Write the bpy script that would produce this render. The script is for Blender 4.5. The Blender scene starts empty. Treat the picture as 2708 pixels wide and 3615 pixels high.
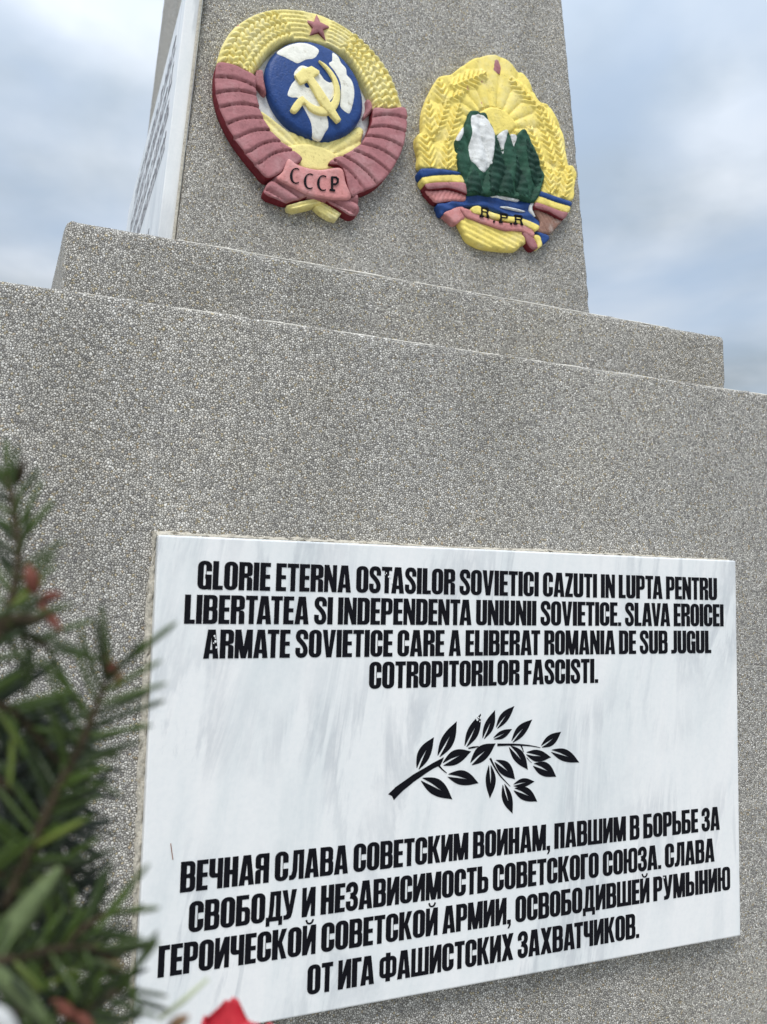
import bpy, bmesh, math, random
import numpy as np
from mathutils import Vector, Matrix
from mathutils.geometry import delaunay_2d_cdt
random.seed(7)
RNG = np.random.default_rng(7)
scene = bpy.context.scene
COL = scene.collection
ZC = 1.25                                    # height of the camera above the ground

# ------------------------------------------------------------------ camera
ROT = Matrix(((0.92242596, -0.05655317, -0.38201058),
              (-0.38539823, -0.07214312, -0.91992585),
              (0.02446529, 0.99578969, -0.08834218)))
cam = bpy.data.cameras.new('camera')
cam.sensor_fit = 'VERTICAL'; cam.sensor_height = 36; cam.sensor_width = 27
cam.lens = 36 * 2925 / 3615
cam.clip_start = 0.02; cam.clip_end = 3000
cam.dof.use_dof = True; cam.dof.focus_distance = 1.34; cam.dof.aperture_fstop = 6.0
cam_ob = bpy.data.objects.new('camera', cam); COL.objects.link(cam_ob)
cam_ob.matrix_world = Matrix.Translation((0, 0, ZC)) @ ROT.to_4x4()
scene.camera = cam_ob

# ------------------------------------------------------------------ sky, sun, exposure
SUN_EL, SUN_AZ = math.radians(58), math.radians(-30)     # azimuth measured from straight in front of the wall, towards the left
world = bpy.data.worlds.new('World'); scene.world = world; world.use_nodes = True
wt = world.node_tree; wt.nodes.clear()
def WN(t, **kw):
    n = wt.nodes.new(t)
    for k, v in kw.items(): setattr(n, k, v)
    return n
sky = WN('ShaderNodeTexSky', sky_type='NISHITA', sun_disc=False)
sky.sun_elevation = SUN_EL; sky.sun_rotation = math.pi + SUN_AZ * -1
sky.air_density = 1.0; sky.dust_density = 2.0
tc = WN('ShaderNodeTexCoord')
sep = WN('ShaderNodeSeparateXYZ'); wt.links.new(tc.outputs['Generated'], sep.inputs[0])
def wmath(op, a, b=None):
    n = WN('ShaderNodeMath', operation=op)
    for i, v in enumerate((a, b)):
        if v is None: continue
        if isinstance(v, (int, float)): n.inputs[i].default_value = v
        else: wt.links.new(v, n.inputs[i])
    return n.outputs[0]
zz = wmath('ADD', wmath('MAXIMUM', sep.outputs[2], 0.0), 0.22)
comb = WN('ShaderNodeCombineXYZ')
wt.links.new(wmath('DIVIDE', sep.outputs[0], zz), comb.inputs[0])
wt.links.new(wmath('DIVIDE', sep.outputs[1], zz), comb.inputs[1])
comb.inputs[2].default_value = 3.3
n1 = WN('ShaderNodeTexNoise'); n1.inputs['Scale'].default_value = 1.7; n1.inputs['Detail'].default_value = 4
n1.inputs['Roughness'].default_value = 0.5; n1.inputs['Distortion'].default_value = 0.25
wt.links.new(comb.outputs[0], n1.inputs['Vector'])
n2 = WN('ShaderNodeTexNoise'); n2.inputs['Scale'].default_value = 1.9; n2.inputs['Detail'].default_value = 6
n2.inputs['Roughness'].default_value = 0.5
off = WN('ShaderNodeVectorMath', operation='ADD'); off.inputs[1].default_value = (4.3, 1.9, 2.0)
wt.links.new(comb.outputs[0], off.inputs[0]); wt.links.new(off.outputs[0], n2.inputs['Vector'])
cover = WN('ShaderNodeValToRGB'); cover.color_ramp.elements[0].position = 0.30; cover.color_ramp.elements[1].position = 0.62
wt.links.new(n1.outputs['Fac'], cover.inputs['Fac'])
ccol = WN('ShaderNodeValToRGB')
ccol.color_ramp.elements[0].position = 0.38; ccol.color_ramp.elements[0].color = (4.4, 5.1, 5.75, 1)
ccol.color_ramp.elements[1].position = 0.60; ccol.color_ramp.elements[1].color = (7.9, 8.5, 9.3, 1)
wt.links.new(n2.outputs['Fac'], ccol.inputs['Fac'])
skm = WN('ShaderNodeMix', data_type='RGBA', blend_type='ADD'); skm.inputs['Factor'].default_value = 1.0
skm.inputs['B'].default_value = (2.9, 3.4, 3.8, 1)
wt.links.new(sky.outputs[0], skm.inputs['A'])
mix = WN('ShaderNodeMix', data_type='RGBA')
wt.links.new(cover.outputs['Color'], mix.inputs['Factor'])
wt.links.new(skm.outputs['Result'], mix.inputs['A']); wt.links.new(ccol.outputs['Color'], mix.inputs['B'])
elev = wmath('ADD', wmath('MULTIPLY', wmath('POWER', wmath('MAXIMUM', sep.outputs[2], 0.0), 3.0), 2.2), 0.76)
grad = WN('ShaderNodeVectorMath', operation='SCALE')
wt.links.new(mix.outputs['Result'], grad.inputs[0]); wt.links.new(elev, grad.inputs['Scale'])
bgn = WN('ShaderNodeBackground'); bgn.inputs['Strength'].default_value = 0.085
wt.links.new(grad.outputs[0], bgn.inputs['Color'])
wo = WN('ShaderNodeOutputWorld'); wt.links.new(bgn.outputs[0], wo.inputs[0])

sun = bpy.data.lights.new('sun', 'SUN'); sun.energy = 1.5; sun.angle = math.radians(22); sun.color = (1.0, 0.96, 0.9)
sun_ob = bpy.data.objects.new('sun', sun); COL.objects.link(sun_ob)
sd = Vector((math.sin(SUN_AZ) * math.cos(SUN_EL), -math.cos(SUN_AZ) * math.cos(SUN_EL), math.sin(SUN_EL)))
sun_ob.rotation_euler = sd.to_track_quat('Z', 'Y').to_euler()
vs = scene.view_settings
vs.view_transform = 'Standard'; vs.look = 'None'; vs.gamma = 1; vs.use_curve_mapping = False; vs.exposure = 0.41

# ------------------------------------------------------------------ node helpers
def new_mat(name):
    m = bpy.data.materials.new(name); m.use_nodes = True
    t = m.node_tree; b = t.nodes['Principled BSDF']
    return m, t, b
def nd(t, typ, **kw):
    n = t.nodes.new(typ)
    for k, v in kw.items():
        if k.startswith('in_'): n.inputs[k[3:].replace('_', ' ')].default_value = v
        else: setattr(n, k, v)
    return n
def ramp(t, src, stops):
    n = t.nodes.new('ShaderNodeValToRGB'); e = n.color_ramp.elements
    while len(e) < len(stops): e.new(0.5)
    for el, (p, c) in zip(e, stops):
        el.position = p; el.color = (*c, 1) if len(c) == 3 else c
    t.links.new(src, n.inputs['Fac']); return n
def mixc(t, fac, a, b, mode='MIX'):
    n = t.nodes.new('ShaderNodeMix'); n.data_type = 'RGBA'; n.blend_type = mode
    for k, v in (('Factor', fac), ('A', a), ('B', b)):
        if isinstance(v, (int, float)): n.inputs[k].default_value = v
        elif isinstance(v, tuple): n.inputs[k].default_value = (*v, 1)
        else: t.links.new(v, n.inputs[k])
    return n.outputs['Result']
def mth(t, op, a, b=0.0):
    n = t.nodes.new('ShaderNodeMath'); n.operation = op
    for i, v in enumerate((a, b)):
        if isinstance(v, (int, float)): n.inputs[i].default_value = v
        else: t.links.new(v, n.inputs[i])
    return n.outputs[0]

def stone_mat(name, warm=0.0, scale=318.0):
    m, t, b = new_mat(name)
    g = nd(t, 'ShaderNodeNewGeometry')
    wob = nd(t, 'ShaderNodeTexNoise', in_Scale=90.0, in_Detail=2.0)
    t.links.new(g.outputs['Position'], wob.inputs['Vector'])
    add = nd(t, 'ShaderNodeMix'); add.data_type = 'RGBA'; add.blend_type = 'LINEAR_LIGHT'; add.inputs['Factor'].default_value = 0.003
    t.links.new(g.outputs['Position'], add.inputs['A']); t.links.new(wob.outputs['Color'], add.inputs['B'])
    v = nd(t, 'ShaderNodeTexVoronoi', in_Scale=scale, in_Randomness=0.95)
    t.links.new(add.outputs['Result'], v.inputs['Vector'])
    de = nd(t, 'ShaderNodeTexVoronoi', feature='DISTANCE_TO_EDGE', in_Scale=scale, in_Randomness=0.95)
    t.links.new(add.outputs['Result'], de.inputs['Vector'])
    sp = nd(t, 'ShaderNodeSeparateColor'); t.links.new(v.outputs['Color'], sp.inputs[0])
    peb = ramp(t, sp.outputs[0], [(0.0, (.29, .28, .272)), (0.14, (.44, .425, .40)), (0.36, (.57, .55, .505)), (0.62, (.67, .645, .59)),
                                  (0.84, (.78, .755, .70)), (0.955, (.88, .86, .81)), (0.99, (.58, .49, .36)), (1.0, (.55, .43, .30))])
    tan = mixc(t, mth(t, 'GREATER_THAN', sp.outputs[1], 0.955), peb.outputs[0], (.58, .50, .34))
    gap = ramp(t, de.outputs['Distance'], [(0.0, (1, 1, 1)), (0.05, (.75, .75, .75)), (0.13, (0, 0, 0))])
    big = nd(t, 'ShaderNodeTexNoise', in_Scale=3.2, in_Detail=5.0, in_Roughness=0.6)
    t.links.new(g.outputs['Position'], big.inputs['Vector'])
    tone = ramp(t, big.outputs['Fac'], [(0.28, (.90, .90, .90)), (0.5, (.99, .985, .98)), (0.72, (1.07, 1.05, 1.01))])
    smp = nd(t, 'ShaderNodeMapping'); smp.inputs['Scale'].default_value = (9, 9, .9); t.links.new(g.outputs['Position'], smp.inputs['Vector'])
    stn = nd(t, 'ShaderNodeTexNoise', in_Scale=1.0, in_Detail=4.0); t.links.new(smp.outputs[0], stn.inputs['Vector'])
    stain = ramp(t, stn.outputs['Fac'], [(.34, (.88, .875, .86)), (.52, (1, 1, 1))])
    c = mixc(t, gap.outputs[0], tan, (.155, .143, .12))
    c = mixc(t, 1.0, c, tone.outputs[0], 'MULTIPLY'); c = mixc(t, 1.0, c, stain.outputs[0], 'MULTIPLY')
    if warm: c = mixc(t, warm, c, (.46, .42, .35))
    t.links.new(c, b.inputs['Base Color'])
    b.inputs['Roughness'].default_value = 0.75; b.inputs['Specular IOR Level'].default_value = 0.35
    hgt = ramp(t, de.outputs['Distance'], [(0.0, (0, 0, 0)), (0.16, (.75, .75, .75)), (0.4, (1, 1, 1))])
    hh = mth(t, 'MULTIPLY', hgt.outputs[0], mth(t, 'ADD', mth(t, 'MULTIPLY', sp.outputs[2], 0.6), 0.5))
    bp = nd(t, 'ShaderNodeBump', in_Strength=1.0, in_Distance=0.0022)
    t.links.new(hh, bp.inputs['Height']); t.links.new(bp.outputs[0], b.inputs['Normal'])
    return m

def paint_mat(name, col, var=0.2, rough=0.68, speck=None, speck_at=0.74, wear=None, bump=0.5, sc=55.0, spec=0.2):
    m, t, b = new_mat(name)
    g = nd(t, 'ShaderNodeNewGeometry')
    n = nd(t, 'ShaderNodeTexNoise', in_Scale=sc, in_Detail=5.0, in_Roughness=0.65)
    t.links.new(g.outputs['Position'], n.inputs['Vector'])
    lo = tuple(c * (1 - var) for c in col); hi = tuple(min(1, c * (1 + var * .7)) for c in col)
    r = ramp(t, n.outputs['Fac'], [(0.3, lo), (0.5, col), (0.7, hi)])
    out = r.outputs[0]
    if wear:
        w = nd(t, 'ShaderNodeTexNoise', in_Scale=17.0, in_Detail=6.0, in_Roughness=0.7)
        t.links.new(g.outputs['Position'], w.inputs['Vector'])
        wr = ramp(t, w.outputs['Fac'], [(0.50, (0, 0, 0)), (0.68, (.75, .75, .75))])
        out = mixc(t, wr.outputs[0], out, wear)
    if speck:
        s = nd(t, 'ShaderNodeTexNoise', in_Scale=34.0, in_Detail=3.0)
        t.links.new(g.outputs['Position'], s.inputs['Vector'])
        sr = ramp(t, s.outputs['Fac'], [(speck_at, (0, 0, 0)), (speck_at + .03, (.8, .8, .8))])
        out = mixc(t, sr.outputs[0], out, speck)
    gr = nd(t, 'ShaderNodeTexNoise', in_Scale=75.0, in_Detail=7.0, in_Roughness=0.75)
    t.links.new(g.outputs['Position'], gr.inputs['Vector'])
    gm = ramp(t, gr.outputs['Fac'], [(0.56, (1, 1, 1)), (0.70, (.60, .56, .50))])
    out = mixc(t, 1.0, out, gm.outputs[0], 'MULTIPLY')
    t.links.new(out, b.inputs['Base Color'])
    b.inputs['Roughness'].default_value = rough; b.inputs['Specular IOR Level'].default_value = spec
    f = nd(t, 'ShaderNodeTexNoise', in_Scale=230.0, in_Detail=4.0)
    t.links.new(g.outputs['Position'], f.inputs['Vector'])
    bp = nd(t, 'ShaderNodeBump', in_Strength=bump, in_Distance=0.002)
    t.links.new(f.outputs['Fac'], bp.inputs['Height']); t.links.new(bp.outputs[0], b.inputs['Normal'])
    return m

def marble_mat(name):
    m, t, b = new_mat(name)
    g = nd(t, 'ShaderNodeNewGeometry')
    mp = nd(t, 'ShaderNodeMapping'); mp.vector_type = 'TEXTURE'; mp.inputs['Scale'].default_value = (1.0, 1.0, 5.5); mp.inputs['Rotation'].default_value = (0, math.radians(8), 0)
    t.links.new(g.outputs['Position'], mp.inputs['Vector'])
    n = nd(t, 'ShaderNodeTexNoise', in_Scale=9.0, in_Detail=8.0, in_Roughness=0.66, in_Distortion=0.3)
    t.links.new(mp.outputs[0], n.inputs['Vector'])
    base = ramp(t, n.outputs['Fac'], [(0.30, (.66, .70, .705)), (0.47, (.79, .805, .80)), (0.60, (.84, .84, .83)), (0.75, (.80, .805, .80))])
    v = nd(t, 'ShaderNodeTexNoise', in_Scale=11.0, in_Detail=9.0, in_Roughness=0.62, in_Distortion=0.6)
    t.links.new(mp.outputs[0], v.inputs['Vector'])
    vein = ramp(t, v.outputs['Fac'], [(0.44, (0, 0, 0)), (0.495, (.6, .6, .6)), (0.505, (.6, .6, .6)), (0.55, (0, 0, 0))])
    msk = nd(t, 'ShaderNodeTexNoise', in_Scale=4.5, in_Detail=3.0)
    t.links.new(g.outputs['Position'], msk.inputs['Vector'])
    mr = ramp(t, msk.outputs['Fac'], [(0.42, (0, 0, 0)), (0.60, (.9, .9, .9))])
    c = mixc(t, mth(t, 'MULTIPLY', vein.outputs[0], mr.outputs[0]), base.outputs[0], (.47, .495, .52))
    fn = nd(t, 'ShaderNodeTexNoise', in_Scale=160.0, in_Detail=4.0)
    t.links.new(g.outputs['Position'], fn.inputs['Vector'])
    fr = ramp(t, fn.outputs['Fac'], [(0.3, (.965, .97, .975)), (0.6, (1, 1, 1))])
    c = mixc(t, 1.0, c, fr.outputs[0], 'MULTIPLY')
    t.links.new(c, b.inputs['Base Color'])
    b.inputs['Roughness'].default_value = 0.32; b.inputs['Specular IOR Level'].default_value = 0.45
    b.inputs['Subsurface Weight'].default_value = 0.08; b.inputs['Subsurface Radius'].default_value = (.006, .006, .006)
    return m

M = dict(
    stone=stone_mat('washed_aggregate'), stone_edge=stone_mat('pale_cement_aggregate', warm=0.45),
    edge_light=paint_mat('lit_edge_pale', (.70, .67, .60), var=.25, rough=.9, sc=120, bump=.6),  # skylight on the step edges, put into the colour
    sand=paint_mat('sandy_mortar', (.52, .485, .41), var=.35, rough=.95, sc=260, bump=.9),
    marble=marble_mat('white_marble'),
    ink=paint_mat('black_paint', (.004, .004, .007), var=.4, rough=.6, sc=150, bump=.5, spec=.12),
    faint=paint_mat('worn_grey_paint', (.27, .27, .29), var=.4, rough=.6),
    yellow=paint_mat('yellow_paint', (.83, .72, .28), wear=(.82, .76, .46), speck=(.50, .16, .14), speck_at=.735),
    gold=paint_mat('warm_yellow_paint', (.86, .70, .19), wear=(.86, .75, .36), speck=(.52, .17, .15), speck_at=.745),
    pale_yellow=paint_mat('light_yellow_paint', (.86, .74, .30), var=.10),
    blue=paint_mat('blue_paint', (.022, .062, .215), var=.18, rough=.42),
    cream=paint_mat('cream_paint', (.80, .79, .71), var=.14),
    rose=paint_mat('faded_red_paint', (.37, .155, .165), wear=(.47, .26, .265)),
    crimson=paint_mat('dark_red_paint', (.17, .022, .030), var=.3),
    coral=paint_mat('pink_paint', (.58, .245, .235), wear=(.66, .37, .36)),
    green=paint_mat('dark_green_paint', (.020, .070, .045), var=.45, wear=(.045, .14, .085)),
    white=paint_mat('white_paint', (.70, .71, .70), var=.16),
    brown=paint_mat('bare_brown_paint', (.30, .17, .13), wear=(.55, .50, .46)),
)

# ------------------------------------------------------------------ object helpers
def link(o, parent=None):
    COL.objects.link(o)
    if parent is not None: o.parent = parent
    return o
def tag(o, label=None, cat=None, group=None, kind=None):
    for k, v in (('label', label), ('category', cat), ('group', group), ('kind', kind)):
        if v: o[k] = v
    return o
def empty(name, loc=(0, 0, 0), mat=None):
    o = bpy.data.objects.new(name, None); o.empty_display_size = .05; link(o)
    if mat is not None: o.matrix_world = mat
    else: o.location = loc
    return o
def mesh_ob(name, verts, faces, mats, parent=None, smooth=False, fmat=None, sharp=None):
    me = bpy.data.meshes.new(name); me.from_pydata([tuple(v) for v in verts], [], [tuple(f) for f in faces])
    for m in (mats if isinstance(mats, (list, tuple)) else [mats]): me.materials.append(m)
    if fmat is not None: me.polygons.foreach_set('material_index', np.asarray(fmat, dtype=np.int32))
    if smooth: me.polygons.foreach_set('use_smooth', np.ones(len(me.polygons), dtype=bool))
    bm = bmesh.new(); bm.from_mesh(me); bmesh.ops.recalc_face_normals(bm, faces=bm.faces)
    if sharp:
        for e in bm.edges:
            if len(e.link_faces) == 2 and e.calc_face_angle(0) > sharp: e.smooth = False
    bm.to_mesh(me); bm.free(); me.update()
    return link(bpy.data.objects.new(name, me), parent)

# line of sight of the survey: turns a measured direction into a point of one of the real planes
def ray(px, py):
    return ROT @ Vector(((px - 1354) / 2925, -(py - 1807.5) / 2925, -1))
def on_plane(px, py, org, nrm):
    d = ray(px, py); c = Vector((0, 0, ZC))
    return c + d * ((org - c).dot(nrm) / d.dot(nrm))

class Frame:
    """A wall face: origin, u to the right, v up the face, w out of it."""
    def __init__(s, org, u, v):
        s.o = Vector(org); s.u = Vector(u).normalized(); s.v = Vector(v).normalized(); s.w = s.u.cross(s.v)
        s.m = Matrix((( *[s.u[0], s.v[0], s.w[0]], s.o[0]), (*[s.u[1], s.v[1], s.w[1]], s.o[1]), (*[s.u[2], s.v[2], s.w[2]], s.o[2]), (0, 0, 0, 1)))
    def pt(s, px, py, h=0.0):
        q = on_plane(px, py, s.o + s.w * h, s.w) - s.o
        return (q.dot(s.u), q.dot(s.v))

# ------------------------------------------------------------------ relief helpers
def resample(P, d, smooth=True, closed=True):
    P = np.asarray(P, float); n = len(P); out = []
    rng = range(n if closed else n - 1)
    for i in rng:
        if closed: p0, p1, p2, p3 = P[(i - 1) % n], P[i], P[(i + 1) % n], P[(i + 2) % n]
        else: p0, p1, p2, p3 = P[max(i - 1, 0)], P[i], P[i + 1], P[min(i + 2, n - 1)]
        k = max(1, int(round(np.linalg.norm(p2 - p1) / d)))
        for t in np.arange(k) / k:
            if smooth:
                # centripetal flavoured Catmull-Rom with tangents limited by the chord
                L = np.linalg.norm(p2 - p1) + 1e-9
                m1 = (p2 - p0) / 2; m2 = (p3 - p1) / 2
                m1 *= min(1, 1.1 * L / (np.linalg.norm(m1) + 1e-9)); m2 *= min(1, 1.1 * L / (np.linalg.norm(m2) + 1e-9))
                h = np.array([2*t**3 - 3*t**2 + 1, t**3 - 2*t**2 + t, -2*t**3 + 3*t**2, t**3 - t**2])
                out.append(h[0]*p1 + h[1]*m1 + h[2]*p2 + h[3]*m2)
            else: out.append(p1 + (p2 - p1) * t)
    if not closed: out.append(P[-1])
    return np.array(out)
def inside(pts, P):
    x, y = pts[:, 0][:, None], pts[:, 1][:, None]
    a, b = P, np.roll(P, -1, 0)
    c = (a[:, 1] > y) != (b[:, 1] > y)
    with np.errstate(divide='ignore', invalid='ignore'):
        xi = (b[:, 0] - a[:, 0]) * (y - a[:, 1]) / (b[:, 1] - a[:, 1]) + a[:, 0]
    return (np.sum(c & (x < xi), 1) % 2) == 1
def seg_dist(pts, P, closed=True):
    a = P if closed else P[:-1]; b = np.roll(P, -1, 0) if closed else P[1:]
    ab = b - a; L = (ab ** 2).sum(1) + 1e-18
    ap = pts[:, None, :] - a[None]
    t = np.clip((ap * ab[None]).sum(2) / L, 0, 1)
    return np.sqrt(((ap - t[..., None] * ab[None]) ** 2).sum(2).min(1))
def fnoise(pts, sc, seed=0):
    r = np.random.default_rng(seed); s = np.zeros(len(pts))
    for k in range(9):
        a = r.uniform(0, 6.283); f = sc * r.uniform(.5, 1.6)
        s += np.sin((pts[:, 0] * math.cos(a) + pts[:, 1] * math.sin(a)) * f + r.uniform(0, 6.283))
    return s / 9
def relief(name, P, hf, mats, parent, d=.004, rnd=.004, back=0.0, smooth=True, wall_mat=0, label=None):
    """A raised patch of an emblem: outline P, height hf(points) over the wall, rounded rim and side walls down to `back`."""
    B = resample(P, d, smooth)
    lo, hi = B.min(0), B.max(0)
    gx, gy = np.meshgrid(np.arange(lo[0], hi[0], d), np.arange(lo[1], hi[1], d * .87))
    gx[1::2] += d / 2
    G = np.c_[gx.ravel(), gy.ravel()]; G = G + RNG.uniform(-.12, .12, G.shape) * d
    G = G[inside(G, B)]; dist = seg_dist(G, B) if len(G) else np.zeros(0)
    G = G[dist > d * .55] if len(G) else G.reshape(0, 2)
    V = np.vstack([B, G]); n = len(B)
    ev = [(i, (i + 1) % n) for i in range(n)]
    vo, eo, fo, ov, oe, of = delaunay_2d_cdt([Vector(p) for p in V], ev, [], 1, 1e-7)
    VV = np.array([tuple(v) for v in vo]); D = seg_dist(VV, B)
    h = hf(VV)
    tt = np.clip(D / rnd, 0, 1); h = h - rnd * .9 * (1 - np.sqrt(np.clip(1 - (1 - tt) ** 2, 0, 1)))
    h = np.maximum(h, back + .0008)
    verts = [(p[0], p[1], z) for p, z in zip(VV, h)]; faces = [list(f) for f in fo]; fm = [0] * len(faces)
    cnt = {}
    for f in faces:
        for a, b in zip(f, f[1:] + f[:1]): cnt[(a, b)] = 1
    low = {}
    for (a, b) in list(cnt):
        if (b, a) not in cnt:
            for k in (a, b):
                if k not in low: low[k] = len(verts); verts.append((VV[k][0], VV[k][1], back))
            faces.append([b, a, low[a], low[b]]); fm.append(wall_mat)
    o = mesh_ob(name, verts, faces, mats, parent, True, fm, sharp=math.radians(62))
    if label: o['label'] = label
    return o
def bumps(pts, items):
    """items: (u, v, angle, half length, half width, height) grains"""
    h = np.zeros(len(pts))
    for (u, v, a, l, w, k) in items:
        dx, dy = pts[:, 0] - u, pts[:, 1] - v
        s = (dx * math.cos(a) + dy * math.sin(a)) / l; c = (-dx * math.sin(a) + dy * math.cos(a)) / w
        h = np.maximum(h, k * np.sqrt(np.clip(1 - s * s - c * c, 0, 1)))
    return h
def stroke(path, width, d=None, smooth=True, ends=None):
    P = np.asarray(path, float)
    if d: P = resample(P, d, smooth, closed=False)
    T = np.gradient(P, axis=0); T /= np.linalg.norm(T, axis=1)[:, None] + 1e-12
    N = np.c_[-T[:, 1], T[:, 0]]
    w = np.asarray(width if np.ndim(width) else [width] * len(P), float) / 2
    if len(w) != len(P): w = np.interp(np.linspace(0, 1, len(P)), np.linspace(0, 1, len(w)), w)
    return np.vstack([P + N * w[:, None], (P - N * w[:, None])[::-1]])

# ------------------------------------------------------------------ setting: ground
def ground_mat():
    m, t, b = new_mat('paving')
    g = nd(t, 'ShaderNodeNewGeometry')
    n = nd(t, 'ShaderNodeTexNoise', in_Scale=2.0, in_Detail=8.0); t.links.new(g.outputs['Position'], n.inputs['Vector'])
    r = ramp(t, n.outputs['Fac'], [(.3, (.20, .195, .18)), (.7, (.34, .33, .31))]); t.links.new(r.outputs[0], b.inputs['Base Color'])
    b.inputs['Roughness'].default_value = .9; return m
g = mesh_ob('ground', [(-900, -900, 0), (900, -900, 0), (900, 900, 0), (-900, 900, 0)], [(0, 1, 2, 3)], ground_mat()); g['kind'] = 'structure'

# ------------------------------------------------------------------ monument
mon = tag(empty('monument', (.646, 1.9, 0)), 'stepped grey pebble-dash monument with a tapering square shaft rising against the cloudy sky', 'monument')
def frustum(name, x0, x1, y0, y1, z0, z1, tx, ty, mat, bevel, parent, seed, rough=.0011, step=.02, flare=0.0):
    """A slightly tapering block with worn, uneven arrises."""
    h = z1 - z0
    b = [(x0, y0, z0), (x1, y0, z0), (x1, y1, z0), (x0 - flare, y1, z0)]
    t = [(x0 + tx*h, y0 + ty*h, z1), (x1 - tx*h, y0 + ty*h, z1), (x1 - tx*h, y1 - ty*h, z1), (x0 + tx*h - flare, y1 - ty*h, z1)]
    bm = bmesh.new(); vs_ = [bm.verts.new(Vector(p) - parent.location) for p in b + t]
    for f in ((0, 1, 2, 3), (4, 5, 6, 7), (0, 1, 5, 4), (1, 2, 6, 5), (2, 3, 7, 6), (3, 0, 4, 7)): bm.faces.new([vs_[i] for i in f])
    bmesh.ops.recalc_face_normals(bm, faces=bm.faces)
    bmesh.ops.bevel(bm, geom=list(bm.edges), offset=bevel, segments=3, profile=.5, affect='EDGES')
    # cut the faces across so that the arrises can be uneven
    ext = [min(v.co[i] for v in bm.verts) for i in range(3)], [max(v.co[i] for v in bm.verts) for i in range(3)]
    for ax in range(3):
        n = int((ext[1][ax] - ext[0][ax]) / step)
        for k in range(1, n):
            co = [0, 0, 0]; co[ax] = ext[0][ax] + (ext[1][ax] - ext[0][ax]) * k / n; no = [0, 0, 0]; no[ax] = 1
            bmesh.ops.bisect_plane(bm, geom=list(bm.verts) + list(bm.edges) + list(bm.faces), plane_co=co, plane_no=no)
    bm.normal_update()
    V = np.array([v.co for v in bm.verts]); N = np.array([v.normal for v in bm.verts])
    r = np.random.default_rng(seed); k = np.abs(N).max(1)
    amp = np.where(k < .985, 1.0, .18) * rough
    low = sum(np.sin(V @ (r.normal(size=3) * 55) + r.uniform(0, 6)) for _ in range(6)) / 4
    V2 = V + N * (amp * (low + r.normal(size=len(V)) * .7))[:, None]
    for v, p in zip(bm.verts, V2): v.co = p
    me = bpy.data.meshes.new(name); bm.to_mesh(me); bm.free(); me.materials.append(mat)
    me.polygons.foreach_set('use_smooth', np.ones(len(me.polygons), dtype=bool))
    return link(bpy.data.objects.new(name, me), parent)

YB, YS, YP = 1.1459, 1.2735, 1.473         # front faces of base, step and shaft
ZB, ZS = ZC + .3785, ZC + .528             # tops of base and step
TP = .062                                   # batter of the shaft
frustum('base', -.19, 1.409, YB, YB + 1.90, 0, ZB, 0, 0, M['stone'], .006, mon, 1)
frustum('step', .0107, 1.2815, YS, YS + 1.64, ZB - .01, ZS, 0, 0, M['stone'], .009, mon, 2, flare=.085)
frustum('shaft', .1913, 1.107, YP, YP + 1.22, ZS - .01, ZS + 3.2, TP, TP, M['stone'], .010, mon, 3)
# pyramid cap above the picture
hc = 3.2; bx0, bx1, by0, by1 = .1913 + TP*hc, 1.107 - TP*hc, YP + TP*hc, YP + 1.22 - TP*hc
capv = [Vector(p) - mon.location for p in ((bx0, by0, ZS+hc), (bx1, by0, ZS+hc), (bx1, by1, ZS+hc), (bx0, by1, ZS+hc), ((bx0+bx1)/2, (by0+by1)/2, ZS+hc+.3))]
mesh_ob('cap', capv, [(0, 1, 4), (1, 2, 4), (2, 3, 4), (3, 0, 4)], M['stone'], mon)
def lit_edge_bead(name, x0, x1, y, z, seed, rad=.0017):
    """uneven added bead, its pale colour standing for skylight on the front arris of a step"""
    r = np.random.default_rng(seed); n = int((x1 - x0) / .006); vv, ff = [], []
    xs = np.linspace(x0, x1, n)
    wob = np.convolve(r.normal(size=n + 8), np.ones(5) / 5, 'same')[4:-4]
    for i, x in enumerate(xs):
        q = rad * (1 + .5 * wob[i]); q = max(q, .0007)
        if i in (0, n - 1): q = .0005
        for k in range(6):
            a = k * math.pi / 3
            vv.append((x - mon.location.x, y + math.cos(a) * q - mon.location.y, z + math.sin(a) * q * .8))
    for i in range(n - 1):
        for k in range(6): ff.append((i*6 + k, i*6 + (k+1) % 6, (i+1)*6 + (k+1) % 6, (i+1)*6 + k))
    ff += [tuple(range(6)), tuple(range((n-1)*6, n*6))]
    return mesh_ob(name, vv, ff, M['edge_light'], mon, True)
lit_edge_bead('lit_edge', .02, 1.30, YB + .0045, ZB - .0012, 11)
lit_edge_bead('lit_edge', .17, 1.14, YS + .0045, ZS - .0012, 12)

# ------------------------------------------------------------------ lettering
S_, T_ = .190, .15
def R(x0, y0, x1, y1): return [(x0, y0), (x1, y0), (x1, y1), (x0, y1)]
def RR(x0, y0, x1, y1, bl=0, br=None, tr=None, tl=None):
    br = bl if br is None else br; tr = bl if tr is None else tr; tl = bl if tl is None else tl
    out = []
    for cx, cy, r, a0 in ((x0, y0, bl, 180), (x1, y0, br, 270), (x1, y1, tr, 0), (x0, y1, tl, 90)):
        if r == 0: out.append((cx, cy)); continue
        ox = cx + r if cx == x0 else cx - r; oy = cy + r if cy == y0 else cy - r
        for k in range(6):
            a = math.radians(a0 + 18 * k); out.append((ox + r * math.cos(a), oy + r * math.sin(a)))
    return out
def ST(path, w, d=.05): return [tuple(p) for p in stroke(path, w, d)]
W_ = .46
def bowl(y0, y1, W=W_, r=.15): return ('+', RR(0, y0, W, y1, 0, r, r, 0)), ('-', RR(S_, y0 + .14, W - S_, y1 - .14, .01, .05, .05, .01))
ring = [('+', RR(0, 0, W_, 1, .20)), ('-', RR(S_, .135, W_ - S_, .865, .039))]
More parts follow.
